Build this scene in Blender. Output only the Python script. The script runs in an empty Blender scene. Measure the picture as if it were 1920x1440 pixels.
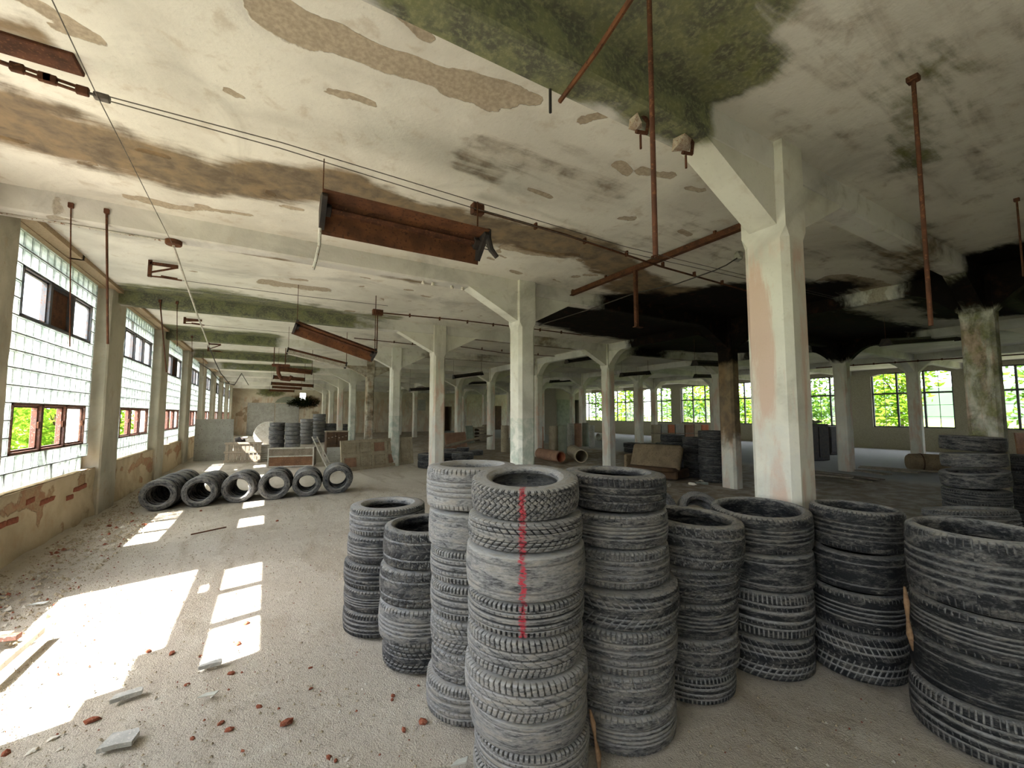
import bpy, bmesh, math, random
import numpy as np
from mathutils import Matrix, Vector, Euler
random.seed(7)
rng = np.random.default_rng(7)
PI = math.pi
S = bpy.context.scene
C = S.collection

# ------------------------------------------------------------------ camera, world, sun, exposure
F, H = 785.0, 1.6                       # focal length in pixels of the 1920x1440 frame, lens height in metres
PITCH = math.atan(56.0 / F)
YAW = math.atan(458.0 / (F / math.cos(PITCH)))
cam_data = bpy.data.cameras.new('camera')
cam = bpy.data.objects.new('camera', cam_data)
C.objects.link(cam)
cam_data.sensor_width = 36.0
cam_data.lens = 36.0 * F / 1920.0
cam_data.clip_start = 0.05
cam_data.clip_end = 900
cam.location = (0, 0, H)
cam.rotation_euler = (PI / 2 + PITCH, 0, -YAW)
S.camera = cam

SUN_DIR = Vector((0.76, 0.2, -1.0)).normalized()      # the way the sunlight travels
world = bpy.data.worlds.new('world')
S.world = world
world.use_nodes = True
wn, wl = world.node_tree.nodes, world.node_tree.links
wn.clear()
w_out = wn.new('ShaderNodeOutputWorld')
w_bg = wn.new('ShaderNodeBackground')
w_sky = wn.new('ShaderNodeTexSky')
w_sky.sky_type = 'NISHITA'
w_sky.sun_disc = False
w_sky.sun_elevation = math.asin(-SUN_DIR.z)
w_sky.sun_rotation = math.atan2(-SUN_DIR.x, -SUN_DIR.y)
w_sky.altitude = 400
w_sky.air_density = 1.0
w_sky.dust_density = 3.0
w_sky.ozone_density = 1.0
w_haze = wn.new('ShaderNodeMix')
w_haze.data_type = 'RGBA'
w_haze.inputs[0].default_value = 0.55
w_haze.inputs[7].default_value = (4.6, 4.7, 4.8, 1)
wl.new(w_sky.outputs[0], w_haze.inputs[6])
wl.new(w_haze.outputs[2], w_bg.inputs[0])
w_bg.inputs[1].default_value = 0.42
wl.new(w_bg.outputs[0], w_out.inputs[0])

sun_data = bpy.data.lights.new('sun_offscreen', 'SUN')
sun = bpy.data.objects.new('sun_offscreen', sun_data)
C.objects.link(sun)
sun_data.energy = 9.0
sun_data.angle = 0.009
sun_data.color = (1.0, 0.96, 0.9)
sun.location = (-30, -10, 40)
sun.rotation_euler = SUN_DIR.to_track_quat('-Z', 'Y').to_euler()

S.view_settings.view_transform = 'Standard'
S.view_settings.look = 'None'
S.view_settings.gamma = 1.0
S.view_settings.use_curve_mapping = False
S.view_settings.exposure = 2.48
S.cycles.max_bounces = 10
S.cycles.diffuse_bounces = 7
S.cycles.transmission_bounces = 6
S.cycles.transparent_max_bounces = 12
S.cycles.caustics_reflective = False
S.cycles.caustics_refractive = False
S.cycles.use_denoising = True

# ------------------------------------------------------------------ pixel -> place helpers (pixels of the photograph)
FWD = np.array([math.sin(YAW) * math.cos(PITCH), math.cos(YAW) * math.cos(PITCH), math.sin(PITCH)])
RIGHT = np.array([math.cos(YAW), -math.sin(YAW), 0.0])
UP = np.cross(RIGHT, FWD)
EYE = np.array([0, 0, H])
def ray(x, y): return FWD + RIGHT * (x - 960) / F - UP * (y - 720) / F
def on_x(x, y, X): r = ray(x, y); return EYE + r * X / r[0]
def on_y(x, y, Y): r = ray(x, y); return EYE + r * Y / r[1]
def on_z(x, y, Z): r = ray(x, y); return EYE + r * (Z - H) / r[2]

# ------------------------------------------------------------------ value noise for geometry and stain fields
_tab = rng.random((256, 256))
def vnoise(x, y):
    x = np.asarray(x, float); y = np.asarray(y, float)
    xi = np.floor(x).astype(int); yi = np.floor(y).astype(int)
    fx = x - xi; fy = y - yi
    fx = fx * fx * (3 - 2 * fx); fy = fy * fy * (3 - 2 * fy)
    a = _tab[xi & 255, yi & 255]; b = _tab[(xi + 1) & 255, yi & 255]
    c = _tab[xi & 255, (yi + 1) & 255]; d = _tab[(xi + 1) & 255, (yi + 1) & 255]
    return a + (b - a) * fx + (c - a) * fy + (a - b - c + d) * fx * fy
def fbm(x, y, oct=4):
    v = 0; amp = 0.5; s = 0
    for i in range(oct):
        v = v + amp * vnoise(x * 2 ** i + 17.3 * i, y * 2 ** i + 5.1 * i); s += amp; amp *= 0.5
    return v / s

# ------------------------------------------------------------------ mesh builder
class MB:
    def __init__(self): self.v = []; self.f = []; self.m = []; self.mi = 0
    def add(self, vs, fs):
        n = len(self.v); self.v += [tuple(p) for p in vs]
        for f in fs: self.f.append(tuple(i + n for i in f)); self.m.append(self.mi)
        return self
    def box(self, x0, x1, y0, y1, z0, z1, M=None):
        vs = [Vector((x, y, z)) for z in (z0, z1) for y in (y0, y1) for x in (x0, x1)]
        if M: vs = [M @ p for p in vs]
        return self.add(vs, [(0, 2, 3, 1), (4, 5, 7, 6), (0, 1, 5, 4), (2, 6, 7, 3), (0, 4, 6, 2), (1, 3, 7, 5)])
    def cbox(self, x0, x1, y0, y1, z0, z1, b=0.006, M=None):
        """a box with bevelled edges"""
        bm = bmesh.new()
        bmesh.ops.create_cube(bm, size=1)
        for p in bm.verts:
            p.co = Vector(((x0 + x1) / 2 + p.co.x * (x1 - x0), (y0 + y1) / 2 + p.co.y * (y1 - y0), (z0 + z1) / 2 + p.co.z * (z1 - z0)))
        bmesh.ops.bevel(bm, geom=bm.edges[:], offset=b, segments=1, affect='EDGES')
        bm.verts.index_update()
        vs = [M @ p.co if M else p.co.copy() for p in bm.verts]
        fs = [tuple(q.index for q in f.verts) for f in bm.faces]
        bm.free()
        return self.add(vs, fs)
    def tube(self, pts, r, n=8, cap=True):
        pts = [Vector(p) for p in pts]
        rr = r if isinstance(r, (list, tuple)) else [r] * len(pts)
        base = len(self.v); prev = None
        for i, p in enumerate(pts):
            t = (pts[min(i + 1, len(pts) - 1)] - pts[max(i - 1, 0)]).normalized()
            if prev is None:
                u = t.orthogonal().normalized()
            else:
                u = (prev - t * prev.dot(t))
                u = u.normalized() if u.length > 1e-6 else t.orthogonal().normalized()
            prev = u; w = t.cross(u)
            for k in range(n):
                a = 2 * PI * k / n
                self.v.append(tuple(p + (u * math.cos(a) + w * math.sin(a)) * rr[i]))
        for i in range(len(pts) - 1):
            for k in range(n):
                a = base + i * n + k; b = base + i * n + (k + 1) % n
                self.f.append((a, b, b + n, a + n)); self.m.append(self.mi)
        if cap:
            self.f.append(tuple(base + k for k in range(n))[::-1]); self.m.append(self.mi)
            e = base + (len(pts) - 1) * n
            self.f.append(tuple(e + k for k in range(n))); self.m.append(self.mi)
        return self
    def prism(self, poly, h0, h1, M):
        """polygon in local xy, from h0 to h1 in local z"""
        n = len(poly)
        vs = [M @ Vector((p[0], p[1], h)) for h in (h0, h1) for p in poly]
        fs = [tuple(range(n))[::-1], tuple(range(n, 2 * n))] + [(i, (i + 1) % n, n + (i + 1) % n, n + i) for i in range(n)]
        return self.add(vs, fs)
    def lathe(self, prof, n, M=None, close=False):
        base = len(self.v); k = len(prof)
        for i in range(n):
            a = 2 * PI * i / n
            for r, z in prof:
                p = Vector((r * math.cos(a), r * math.sin(a), z))
                self.v.append(tuple(M @ p if M else p))
        for i in range(n):
            j = (i + 1) % n
            for q in range(k if close else k - 1):
                q2 = (q + 1) % k
                self.f.append((base + i * k + q, base + j * k + q, base + j * k + q2, base + i * k + q2)); self.m.append(self.mi)
        return self
    def chunk(self, c, sx, sy, sz, rz=0.0, jit=0.3, rnd=random):
        """an irregular lump of rubble"""
        bm = bmesh.new()
        bmesh.ops.create_icosphere(bm, subdivisions=1, radius=1)
        M = Matrix.Translation(c) @ Matrix.Rotation(rz, 4, 'Z') @ Matrix.Rotation(rnd.uniform(-.3, .3), 4, 'X')
        bm.verts.index_update()
        vs = []
        for p in bm.verts:
            k = 1 + rnd.uniform(-jit, jit)
            vs.append(M @ Vector((p.co.x * sx * k, p.co.y * sy * k, max(p.co.z, -0.55) * sz * k)))
        fs = [tuple(q.index for q in f.verts) for f in bm.faces]
        bm.free()
        return self.add(vs, fs)
    def build(self, name, mat, parent=None, smooth=False, field=False, sharp=None):
        me = bpy.data.meshes.new(name)
        me.from_pydata(self.v, [], self.f)
        mats = mat if isinstance(mat, (list, tuple)) else [mat]
        for q in mats: me.materials.append(q)
        if len(mats) > 1: me.polygons.foreach_set('material_index', self.m)
        if smooth: me.polygons.foreach_set('use_smooth', [True] * len(me.polygons))
        me.update()
        if sharp is not None:
            me.polygons.foreach_set('use_smooth', [True] * len(me.polygons))
            me.set_sharp_from_angle(angle=sharp)
        if field: set_field(me)
        o = bpy.data.objects.new(name, me)
        C.objects.link(o)
        if parent: o.parent = parent
        return o

def tag(o, label, cat, group=None, kind=None):
    if label: o['label'] = label
    if cat: o['category'] = cat
    if group: o['group'] = group
    if kind: o['kind'] = kind
    return o
def struct(o, label=None):
    o['kind'] = 'structure'
    if label: o['label'] = label
    return o
def empty(name, loc=(0, 0, 0), rz=0.0):
    o = bpy.data.objects.new(name, None)
    o.empty_display_size = 0.1
    o.location = loc; o.rotation_euler = (0, 0, rz)
    C.objects.link(o)
    return o
def share(name, me, parent=None, loc=(0, 0, 0), rot=(0, 0, 0), scale=(1, 1, 1)):
    o = bpy.data.objects.new(name, me)
    C.objects.link(o)
    o.location = loc; o.rotation_euler = rot; o.scale = scale
    if parent: o.parent = parent
    return o

# ------------------------------------------------------------------ materials
class NT:
    def __init__(self, name):
        self.mat = bpy.data.materials.new(name); self.mat.use_nodes = True
        self.n = self.mat.node_tree.nodes; self.l = self.mat.node_tree.links
        self.bsdf = self.n['Principled BSDF']; self.out = self.n['Material Output']
    def new(self, t, **kw):
        n = self.n.new(t)
        for k, v in kw.items(): setattr(n, k, v)
        return n
    def put(self, sock, v):
        if hasattr(v, 'is_output') or isinstance(v, bpy.types.NodeSocket): self.l.new(v, sock)
        else: sock.default_value = v
    def pos(self): return self.new('ShaderNodeNewGeometry').outputs['Position']
    def obj(self): return self.new('ShaderNodeTexCoord').outputs['Object']
    def noise(self, vec, scale, detail=4.0, rough=0.55, dist=0.0):
        n = self.new('ShaderNodeTexNoise')
        self.l.new(vec, n.inputs['Vector']); n.inputs['Scale'].default_value = scale
        n.inputs['Detail'].default_value = detail; n.inputs['Roughness'].default_value = rough; n.inputs['Distortion'].default_value = dist
        return n.outputs[0]
    def math(self, op, a, b=0.0, clamp=False):
        n = self.new('ShaderNodeMath', operation=op, use_clamp=clamp)
        self.put(n.inputs[0], a); self.put(n.inputs[1], b)
        return n.outputs[0]
    def ramp(self, v, lo, hi, a=0.0, b=1.0):
        n = self.new('ShaderNodeMapRange'); n.interpolation_type = 'SMOOTHSTEP'
        self.put(n.inputs[0], v); n.inputs[1].default_value = lo; n.inputs[2].default_value = hi
        n.inputs[3].default_value = a; n.inputs[4].default_value = b
        return n.outputs[0]
    def mix(self, fac, a, b):
        n = self.new('ShaderNodeMix', data_type='RGBA')
        self.put(n.inputs[0], fac)
        self.put(n.inputs[6], (*a, 1) if isinstance(a, tuple) and len(a) == 3 else a)
        self.put(n.inputs[7], (*b, 1) if isinstance(b, tuple) and len(b) == 3 else b)
        return n.outputs[2]
    def scalev(self, vec, s):
        n = self.new('ShaderNodeVectorMath', operation='MULTIPLY')
        self.l.new(vec, n.inputs[0]); n.inputs[1].default_value = s
        return n.outputs[0]
    def xyz(self, vec):
        n = self.new('ShaderNodeSeparateXYZ'); self.l.new(vec, n.inputs[0]); return n.outputs
    def bump(self, h, strength=0.4, dist=0.01):
        n = self.new('ShaderNodeBump'); self.l.new(h, n.inputs['Height'])
        n.inputs['Strength'].default_value = strength; n.inputs['Distance'].default_value = dist
        self.l.new(n.outputs[0], self.bsdf.inputs['Normal'])
    def done(self, col, rough=0.85, spec=0.25, metal=0.0):
        self.put(self.bsdf.inputs['Base Color'], (*col, 1) if isinstance(col, tuple) and len(col) == 3 else col)
        self.put(self.bsdf.inputs['Roughness'], rough)
        self.bsdf.inputs['Specular IOR Level'].default_value = spec
        self.bsdf.inputs['Metallic'].default_value = metal
        return self.mat

def plain(name, a, b, scale=6.0, rough=0.8, spec=0.3, metal=0.0, bump=0.25, c=None, world_space=False):
    t = NT(name); p = t.pos() if world_space else t.obj()
    n = t.noise(p, scale, 6); n2 = t.noise(p, scale * 6, 4)
    col = t.mix(t.ramp(n, .35, .68), a, b)
    if c is not None: col = t.mix(t.ramp(n2, .56, .66), col, c)
    if bump: t.bump(t.math('ADD', n, t.math('MULTIPLY', n2, .4)), bump, .006)
    return t.done(col, rough, spec, metal)

def plaster(name, light, grey, tan, pink=None, dado=None, rough_scale=1.0, brick=None, dado_amt=1.0):
    """whitewashed concrete with its stains (attribute 'stain': brown, moss, soot, fallen plaster)"""
    t = NT(name); p = t.pos()
    att = t.new('ShaderNodeAttribute'); att.attribute_name = 'stain'
    sep = t.new('ShaderNodeSeparateColor'); t.l.new(att.outputs['Color'], sep.inputs[0])
    brown, moss, soot, peel = sep.outputs[0], sep.outputs[1], sep.outputs[2], att.outputs['Alpha']
    n1 = t.noise(p, .9, 5, .6, .6); n2 = t.noise(p, 5.5, 7, .62, .3); n3 = t.noise(p, 38, 5, .6)
    st = t.noise(t.scalev(p, (1.2, 7, 3)), 1.0, 6, .6, .5)
    base = t.mix(t.ramp(n1, .38, .66), light, grey)
    base = t.mix(t.math('MULTIPLY', t.ramp(n2, .54, .72), .5), base, tan)
    sm0 = t.noise(p, .55, 6, .65, 1.2)
    base = t.mix(t.math('MULTIPLY', t.ramp(sm0, .52, .7), .5), base, tuple(c * .52 for c in grey))
    base = t.mix(t.math('MULTIPLY', t.ramp(n3, .58, .76), .25), base, tuple(c * .55 for c in grey))
    if pink is not None:
        vs = t.noise(t.scalev(p, (4, 4, .8)), 1.3, 6, .6, .4)
        base = t.mix(t.math('MULTIPLY', t.math('MULTIPLY', t.ramp(vs, .47, .6), .75), t.ramp(t.xyz(p)[2], 2.75, 3.0, 1, 0)), base, pink)
    if dado is not None:
        z = t.xyz(p)[2]
        k = t.math('MULTIPLY', t.ramp(t.math('ADD', z, t.math('MULTIPLY', n2, .02)), 1.53, 1.56, 1, 0), t.ramp(n2, .4, .6, .15, .8))
        base = t.mix(t.math('MULTIPLY', k, dado_amt), base, dado)
    pm = t.ramp(t.math('ADD', peel, t.math('MULTIPLY', t.math('SUBTRACT', n2, .5), .5)), .47, .53)
    fallen = t.mix(t.ramp(n3, .3, .7), tan, tuple(c * .72 for c in tan))
    if brick is not None: fallen = t.mix(t.ramp(n2, .42, .6), brick, fallen)
    base = t.mix(pm, base, fallen)
    wig = t.math('ADD', t.math('MULTIPLY', t.math('SUBTRACT', st, .5), .9), t.math('MULTIPLY', t.math('SUBTRACT', n2, .5), .5))
    bm_ = t.ramp(t.math('ADD', brown, wig), .28, .8)
    bcol = t.mix(t.ramp(n2, .36, .66), (.2, .13, .06), (.09, .06, .032))
    gate = lambda v: t.ramp(v, .03, .3)
    base = t.mix(t.math('MULTIPLY', t.math('MULTIPLY', bm_, gate(brown)), .9), base, bcol)
    mm = t.ramp(t.math('ADD', moss, wig), .3, .72)
    mcol = t.mix(t.math('MULTIPLY', t.ramp(n3, .44, .72), .7), t.mix(t.ramp(n2, .4, .62), (.03, .036, .012), (.13, .14, .045)), (.25, .25, .11))
    base = t.mix(t.math('MULTIPLY', t.math('MULTIPLY', mm, gate(moss)), .88), base, mcol)
    sm = t.ramp(t.math('ADD', soot, t.math('MULTIPLY', wig, .6)), .3, .66)
    base = t.mix(t.math('MULTIPLY', sm, gate(soot)), base, t.mix(t.ramp(n2, .5, .75), (.006, .004, .003), (.03, .014, .008)))
    h = t.math('ADD', t.math('MULTIPLY', n2, .6), t.math('ADD', t.math('MULTIPLY', n3, .3), t.math('MULTIPLY', pm, -.8)))
    t.bump(h, .55 * rough_scale, .012)
    return t.done(base, .92, .12)

M = {}
M['ceiling'] = plaster('ceiling_plaster', (.74, .71, .63), (.61, .58, .51), (.47, .39, .29))
M['beam'] = plaster('beam_plaster', (.68, .66, .61), (.53, .51, .47), (.45, .4, .33))
M['column'] = plaster('column_plaster', (.68, .66, .57), (.55, .53, .45), (.5, .44, .34), pink=(.56, .37, .28), dado=(.56, .57, .53), dado_amt=.6)
M['column_pale'] = plaster('column_plaster_pale', (.7, .69, .62), (.52, .51, .44), (.46, .41, .32), dado=(.3, .37, .31), dado_amt=.85)
M['pier'] = plaster('pier_plaster', (.5, .46, .37), (.38, .35, .28), (.42, .31, .2), rough_scale=1.3)
M['spandrel'] = plaster('spandrel_render', (.5, .41, .28), (.4, .32, .21), (.4, .28, .17), rough_scale=2.2, brick=(.33, .18, .11))
M['end_wall'] = plaster('end_wall_plaster', (.62, .56, .44), (.5, .44, .34), (.4, .3, .2), pink=(.5, .36, .25))
M['side_wall'] = plaster('side_wall_plaster', (.62, .63, .56), (.5, .5, .44), (.4, .37, .29))
M['rust'] = plain('rusty_iron', (.115, .046, .024), (.06, .026, .015), 9, .85, .25, .2, .5, (.16, .07, .032))
M['rust_bright'] = plain('orange_rust', (.155, .062, .026), (.085, .036, .018), 7, .85, .25, .1, .5, (.06, .026, .015))
M['dark_iron'] = plain('dark_iron', (.03, .028, .027), (.06, .045, .038), 12, .7, .3, .3, .3)
M['wire'] = plain('steel_wire', (.16, .14, .12), (.09, .075, .065), 20, .6, .4, .4, 0)
M['cable'] = plain('rubber_cable', (.035, .03, .027), (.06, .05, .04), 20, .7, .3, 0, 0)
M['white_enamel'] = plain('chipped_enamel', (.6, .57, .5), (.42, .39, .33), 8, .6, .4, 0, .2, (.2, .1, .05))
M['frame_blue'] = plain('blue_grey_steel', (.07, .085, .1), (.11, .1, .1), 10, .6, .4, .2, .2, (.13, .06, .035))
M['frame_rust'] = plain('rusty_window_steel', (.17, .07, .045), (.1, .06, .05), 10, .75, .3, .2, .3, (.26, .2, .17))
M['mortar'] = plain('dark_joint', (.2, .2, .19), (.12, .12, .115), 8, .9, .1, 0, .2)
M['brick'] = plain('red_brick', (.26, .085, .05), (.19, .065, .04), 22, .95, .1, 0, .6, (.32, .17, .11))
M['wood_grey'] = plain('weathered_wood', (.3, .25, .19), (.2, .165, .125), 5, .9, .15, 0, .5, (.36, .31, .25))
M['wood_brown'] = plain('brown_board', (.24, .12, .06), (.17, .085, .045), 4, .7, .3, 0, .2, (.3, .17, .1))
M['wood_dark'] = plain('dark_wood', (.1, .06, .035), (.065, .042, .028), 5, .85, .2, 0, .3)
M['white_paint'] = plain('old_white_paint', (.62, .6, .54), (.5, .47, .4), 5, .75, .25, 0, .2, (.36, .3, .22))
M['grey_board'] = plain('grey_board', (.42, .41, .37), (.34, .33, .29), 4, .85, .2, 0, .2, (.24, .22, .19))
M['clay'] = plain('clay_pipe', (.34, .2, .13), (.26, .15, .1), 4, .85, .2, 0, .3, (.2, .13, .09))
M['clay_orange'] = plain('orange_clay', (.55, .2, .1), (.42, .15, .075), 5, .8, .2, 0, .25, (.5, .3, .2))
M['card'] = plain('card_tube', (.42, .36, .26), (.33, .28, .2), 4, .9, .15, 0, .15, (.25, .2, .14))
M['card_green'] = plain('green_grey_tube', (.27, .29, .22), (.21, .22, .17), 4, .9, .15, 0, .15)
M['sacking'] = plain('brown_upholstery', (.26, .2, .13), (.19, .145, .095), 5, .98, .05, 0, .6, (.15, .11, .07))
M['porcelain'] = plain('porcelain', (.72, .68, .6), (.6, .55, .47), 10, .4, .5, 0, 0)
M['bark'] = plain('bark', (.09, .06, .04), (.05, .035, .025), 9, .95, .1, 0, .5)
M['hill'] = plain('far_hill', (.035, .06, .035), (.05, .075, .045), .05, 1, 0, 0, 0, None, True)
M['meadow'] = plain('meadow', (.15, .18, .05), (.11, .145, .04), .3, 1, 0, 0, .2, None, True)
M['apron'] = plain('apron_gravel', (.36, .32, .26), (.27, .24, .19), .8, 1, 0, 0, .2, None, True)
M['foam'] = plain('dried_foam', (.3, .19, .11), (.2, .12, .07), 40, .9, .1, 0, .5)
M['splinter'] = plain('grey_painted_wood', (.5, .5, .47), (.38, .38, .36), 18, .85, .2, 0, .4, (.62, .6, .55))
M['shard'] = plain('pale_glass_shard', (.5, .52, .48), (.62, .62, .57), 10, .25, .5, 0, 0)
M['concrete_lump'] = plain('concrete_lump', (.45, .38, .3), (.3, .22, .16), 25, .95, .1, 0, .8, (.22, .09, .05))

def leaf_mat(name, a, b):
    t = NT(name); p = t.pos()
    col = t.mix(t.ramp(t.noise(p, 1.7, 4), .38, .64), a, b)
    t.n.remove(t.bsdf)
    d = t.new('ShaderNodeBsdfDiffuse'); tr = t.new('ShaderNodeBsdfTranslucent'); m = t.new('ShaderNodeMixShader')
    t.l.new(col, d.inputs[0]); t.l.new(col, tr.inputs[0]); m.inputs[0].default_value = .45
    t.l.new(d.outputs[0], m.inputs[1]); t.l.new(tr.outputs[0], m.inputs[2]); t.l.new(m.outputs[0], t.out.inputs[0])
    return t.mat
M['leaf'] = leaf_mat('fresh_leaf', (.09, .19, .012), (.19, .29, .03))
M['leaf_dark'] = leaf_mat('deep_leaf', (.04, .1, .012), (.1, .18, .025))
M['leaf_moss'] = leaf_mat('creeper_leaf', (.012, .022, .006), (.05, .06, .02))

def glass_block_mat():
    t = NT('glass_block'); p = t.pos()
    n = t.noise(t.scalev(p, (1, 2, 9)), 2.2, 5); z = t.noise(p, 1.1, 3)
    col = t.mix(t.ramp(n, .38, .66), (.6, .62, .61), (.37, .41, .38))
    col = t.mix(t.math('MULTIPLY', t.ramp(z, .5, .72), .4), col, (.5, .53, .42))
    t.n.remove(t.bsdf)
    tl = t.new('ShaderNodeBsdfTranslucent'); gl = t.new('ShaderNodeBsdfGlossy'); tp = t.new('ShaderNodeBsdfTransparent')
    t.l.new(col, tl.inputs[0]); gl.inputs['Roughness'].default_value = .25; gl.inputs[0].default_value = (.7, .75, .72, 1)
    tp.inputs[0].default_value = (.85, .92, .88, 1)
    a = t.new('ShaderNodeMixShader'); a.inputs[0].default_value = .1
    b = t.new('ShaderNodeMixShader'); b.inputs[0].default_value = .1
    t.l.new(tl.outputs[0], a.inputs[1]); t.l.new(gl.outputs[0], a.inputs[2])
    t.l.new(a.outputs[0], b.inputs[1]); t.l.new(tp.outputs[0], b.inputs[2])
    t.l.new(b.outputs[0], t.out.inputs[0])
    return t.mat
M['glass_block'] = glass_block_mat()
def pane_mat(name, milk):
    t = NT(name); p = t.pos()
    t.n.remove(t.bsdf)
    tp = t.new('ShaderNodeBsdfTransparent'); tl = t.new('ShaderNodeBsdfTranslucent'); gl = t.new('ShaderNodeBsdfGlossy')
    tl.inputs[0].default_value = (.8, .84, .8, 1); gl.inputs['Roughness'].default_value = .08; gl.inputs[0].default_value = (.6, .62, .62, 1)
    a = t.new('ShaderNodeMixShader'); b = t.new('ShaderNodeMixShader')
    t.l.new(t.ramp(t.noise(p, 5, 5), .3, .8, milk * .5, min(1, milk * 1.5)), a.inputs[0]); b.inputs[0].default_value = .06
    t.l.new(tp.outputs[0], a.inputs[1]); t.l.new(tl.outputs[0], a.inputs[2])
    t.l.new(a.outputs[0], b.inputs[1]); t.l.new(gl.outputs[0], b.inputs[2]); t.l.new(b.outputs[0], t.out.inputs[0])
    return t.mat
M['pane'] = pane_mat('dusty_pane', .12)
M['pane_milky'] = pane_mat('milky_pane', .6)

def floor_mat():
    t = NT('dusty_floor'); p = t.pos()
    n1 = t.noise(p, .45, 6, .6, .5); n2 = t.noise(p, 3.2, 7, .65); n3 = t.noise(p, 30, 6, .7); n4 = t.noise(p, 120, 3, .6)
    sw = t.noise(t.scalev(p, (1.0, .25, 1)), 2.4, 5, .6, 1.2)
    col = t.mix(t.ramp(n1, .36, .64), (.64, .59, .51), (.53, .475, .395))
    col = t.mix(t.math('MULTIPLY', t.ramp(sw, .5, .68), .5), col, (.36, .3, .215))
    col = t.mix(t.math('MULTIPLY', t.ramp(n2, .54, .7), .55), col, (.72, .68, .6))
    col = t.mix(t.math('MULTIPLY', t.ramp(n3, .54, .68), .6), col, (.3, .26, .205))
    col = t.mix(t.math('MULTIPLY', t.ramp(n4, .6, .72), .5), col, (.74, .7, .63))
    q = t.xyz(p)
    brown_band = t.math('MULTIPLY', t.ramp(t.math('ADD', q[0], t.math('MULTIPLY', n1, 2.0)), 5.2, 8.0), t.ramp(t.math('ADD', q[0], n1), 13, 14.5, 1, 0))  # patchy browner band of floor past the first column row
    col = t.mix(t.math('MULTIPLY', t.math('MULTIPLY', brown_band, t.ramp(n2, .36, .6, .35, 1.0)), .8), col, (.26, .2, .13))
    right = t.ramp(t.math('ADD', q[0], n1), 13.2, 14.6)
    col = t.mix(right, col, t.mix(n2, (.4, .39, .37), (.3, .295, .28)))
    t.bump(t.math('ADD', t.math('MULTIPLY', n3, .7), t.math('ADD', t.math('MULTIPLY', n4, .5), n2)), 1.0, .022)
    return t.done(col, .95, .1)
M['floor'] = floor_mat()

def tyre_mat(name):
    """object colour: red = dust on the rubber, green = dust in the grooves, blue = red paint stripe"""
    t = NT(name); p = t.obj()
    info = t.new('ShaderNodeObjectInfo')
    sep = t.new('ShaderNodeSeparateColor'); t.l.new(info.outputs['Color'], sep.inputs[0])
    off = t.new('ShaderNodeVectorMath', operation='ADD'); 
    cmb = t.new('ShaderNodeCombineXYZ'); r10 = t.math('MULTIPLY', info.outputs['Random'], 37.0)
    for i in range(3): t.l.new(r10, cmb.inputs[i])
    t.l.new(cmb.outputs[0], off.inputs[1]); cx_ = t.xyz(p)
    ang = t.math('MULTIPLY', t.math('ARCTAN2', cx_[1], cx_[0]), .55)
    rad = t.math('SQRT', t.math('ADD', t.math('MULTIPLY', cx_[0], cx_[0]), t.math('MULTIPLY', cx_[1], cx_[1])))
    cy = t.new('ShaderNodeCombineXYZ'); t.l.new(ang, cy.inputs[0]); t.l.new(t.math('MULTIPLY', cx_[2], .75), cy.inputs[1]); t.l.new(t.math('MULTIPLY', rad, 2.0), cy.inputs[2])
    t.l.new(cy.outputs[0], off.inputs[0]); q = off.outputs[0]
    n1 = t.noise(q, 4.5, 6, .65, .6); n2 = t.noise(q, 22, 6, .7); n3 = t.noise(q, 90, 3, .6)
    gr = t.new('ShaderNodeAttribute'); gr.attribute_name = 'groove'
    nz = t.xyz(t.new('ShaderNodeNewGeometry').outputs['Normal'])[2]
    wear = t.math('ADD', t.math('MULTIPLY', n1, 1.1), t.math('MULTIPLY', n2, .7))
    top = t.math('MULTIPLY', t.ramp(nz, .2, .95), .4)
    lvl = t.math('ADD', sep.outputs[0], top)
    dust = t.ramp(t.math('ADD', lvl, t.math('MULTIPLY', t.math('SUBTRACT', wear, .9), 1.5)), .0, .95)
    g = gr.outputs['Fac']
    dust = t.math('ADD', t.math('MULTIPLY', dust, t.math('SUBTRACT', 1.0, g)), t.math('MULTIPLY', g, t.math('MULTIPLY', sep.outputs[1], t.ramp(n2, .3, .6, .5, 1.1))), True)
    dcol = t.mix(t.ramp(n1, .4, .65), (.36, .36, .36), (.27, .255, .23))
    rub = t.mix(t.ramp(n3, .4, .7), (.008, .009, .011), (.02, .021, .024))
    col = t.mix(dust, rub, dcol)
    splash = t.math('MULTIPLY', t.ramp(t.noise(q, 9, 5, .75, 1.0), .64, .7), .6)
    col = t.mix(splash, col, (.55, .52, .46))
    c = t.xyz(p)
    ay = t.math('ABSOLUTE', t.math('ADD', c[1], t.math('MULTIPLY', t.math('SUBTRACT', n1, .5), .25)))
    st = t.math('MULTIPLY', t.ramp(ay, .03, .06, 1, 0), t.ramp(c[0], .22, .26))
    st = t.math('MULTIPLY', t.math('MULTIPLY', st, sep.outputs[2]), t.ramp(n2, .4, .56))
    col = t.mix(st, col, (.4, .03, .05))
    t.bump(t.math('ADD', n2, t.math('MULTIPLY', n3, .5)), .25, .004)
    return t.done(col, t.math('SUBTRACT', .9, t.math('MULTIPLY', t.math('SUBTRACT', 1.0, dust), .3)), .2)
M['tyre'] = tyre_mat('dusty_rubber')

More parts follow.
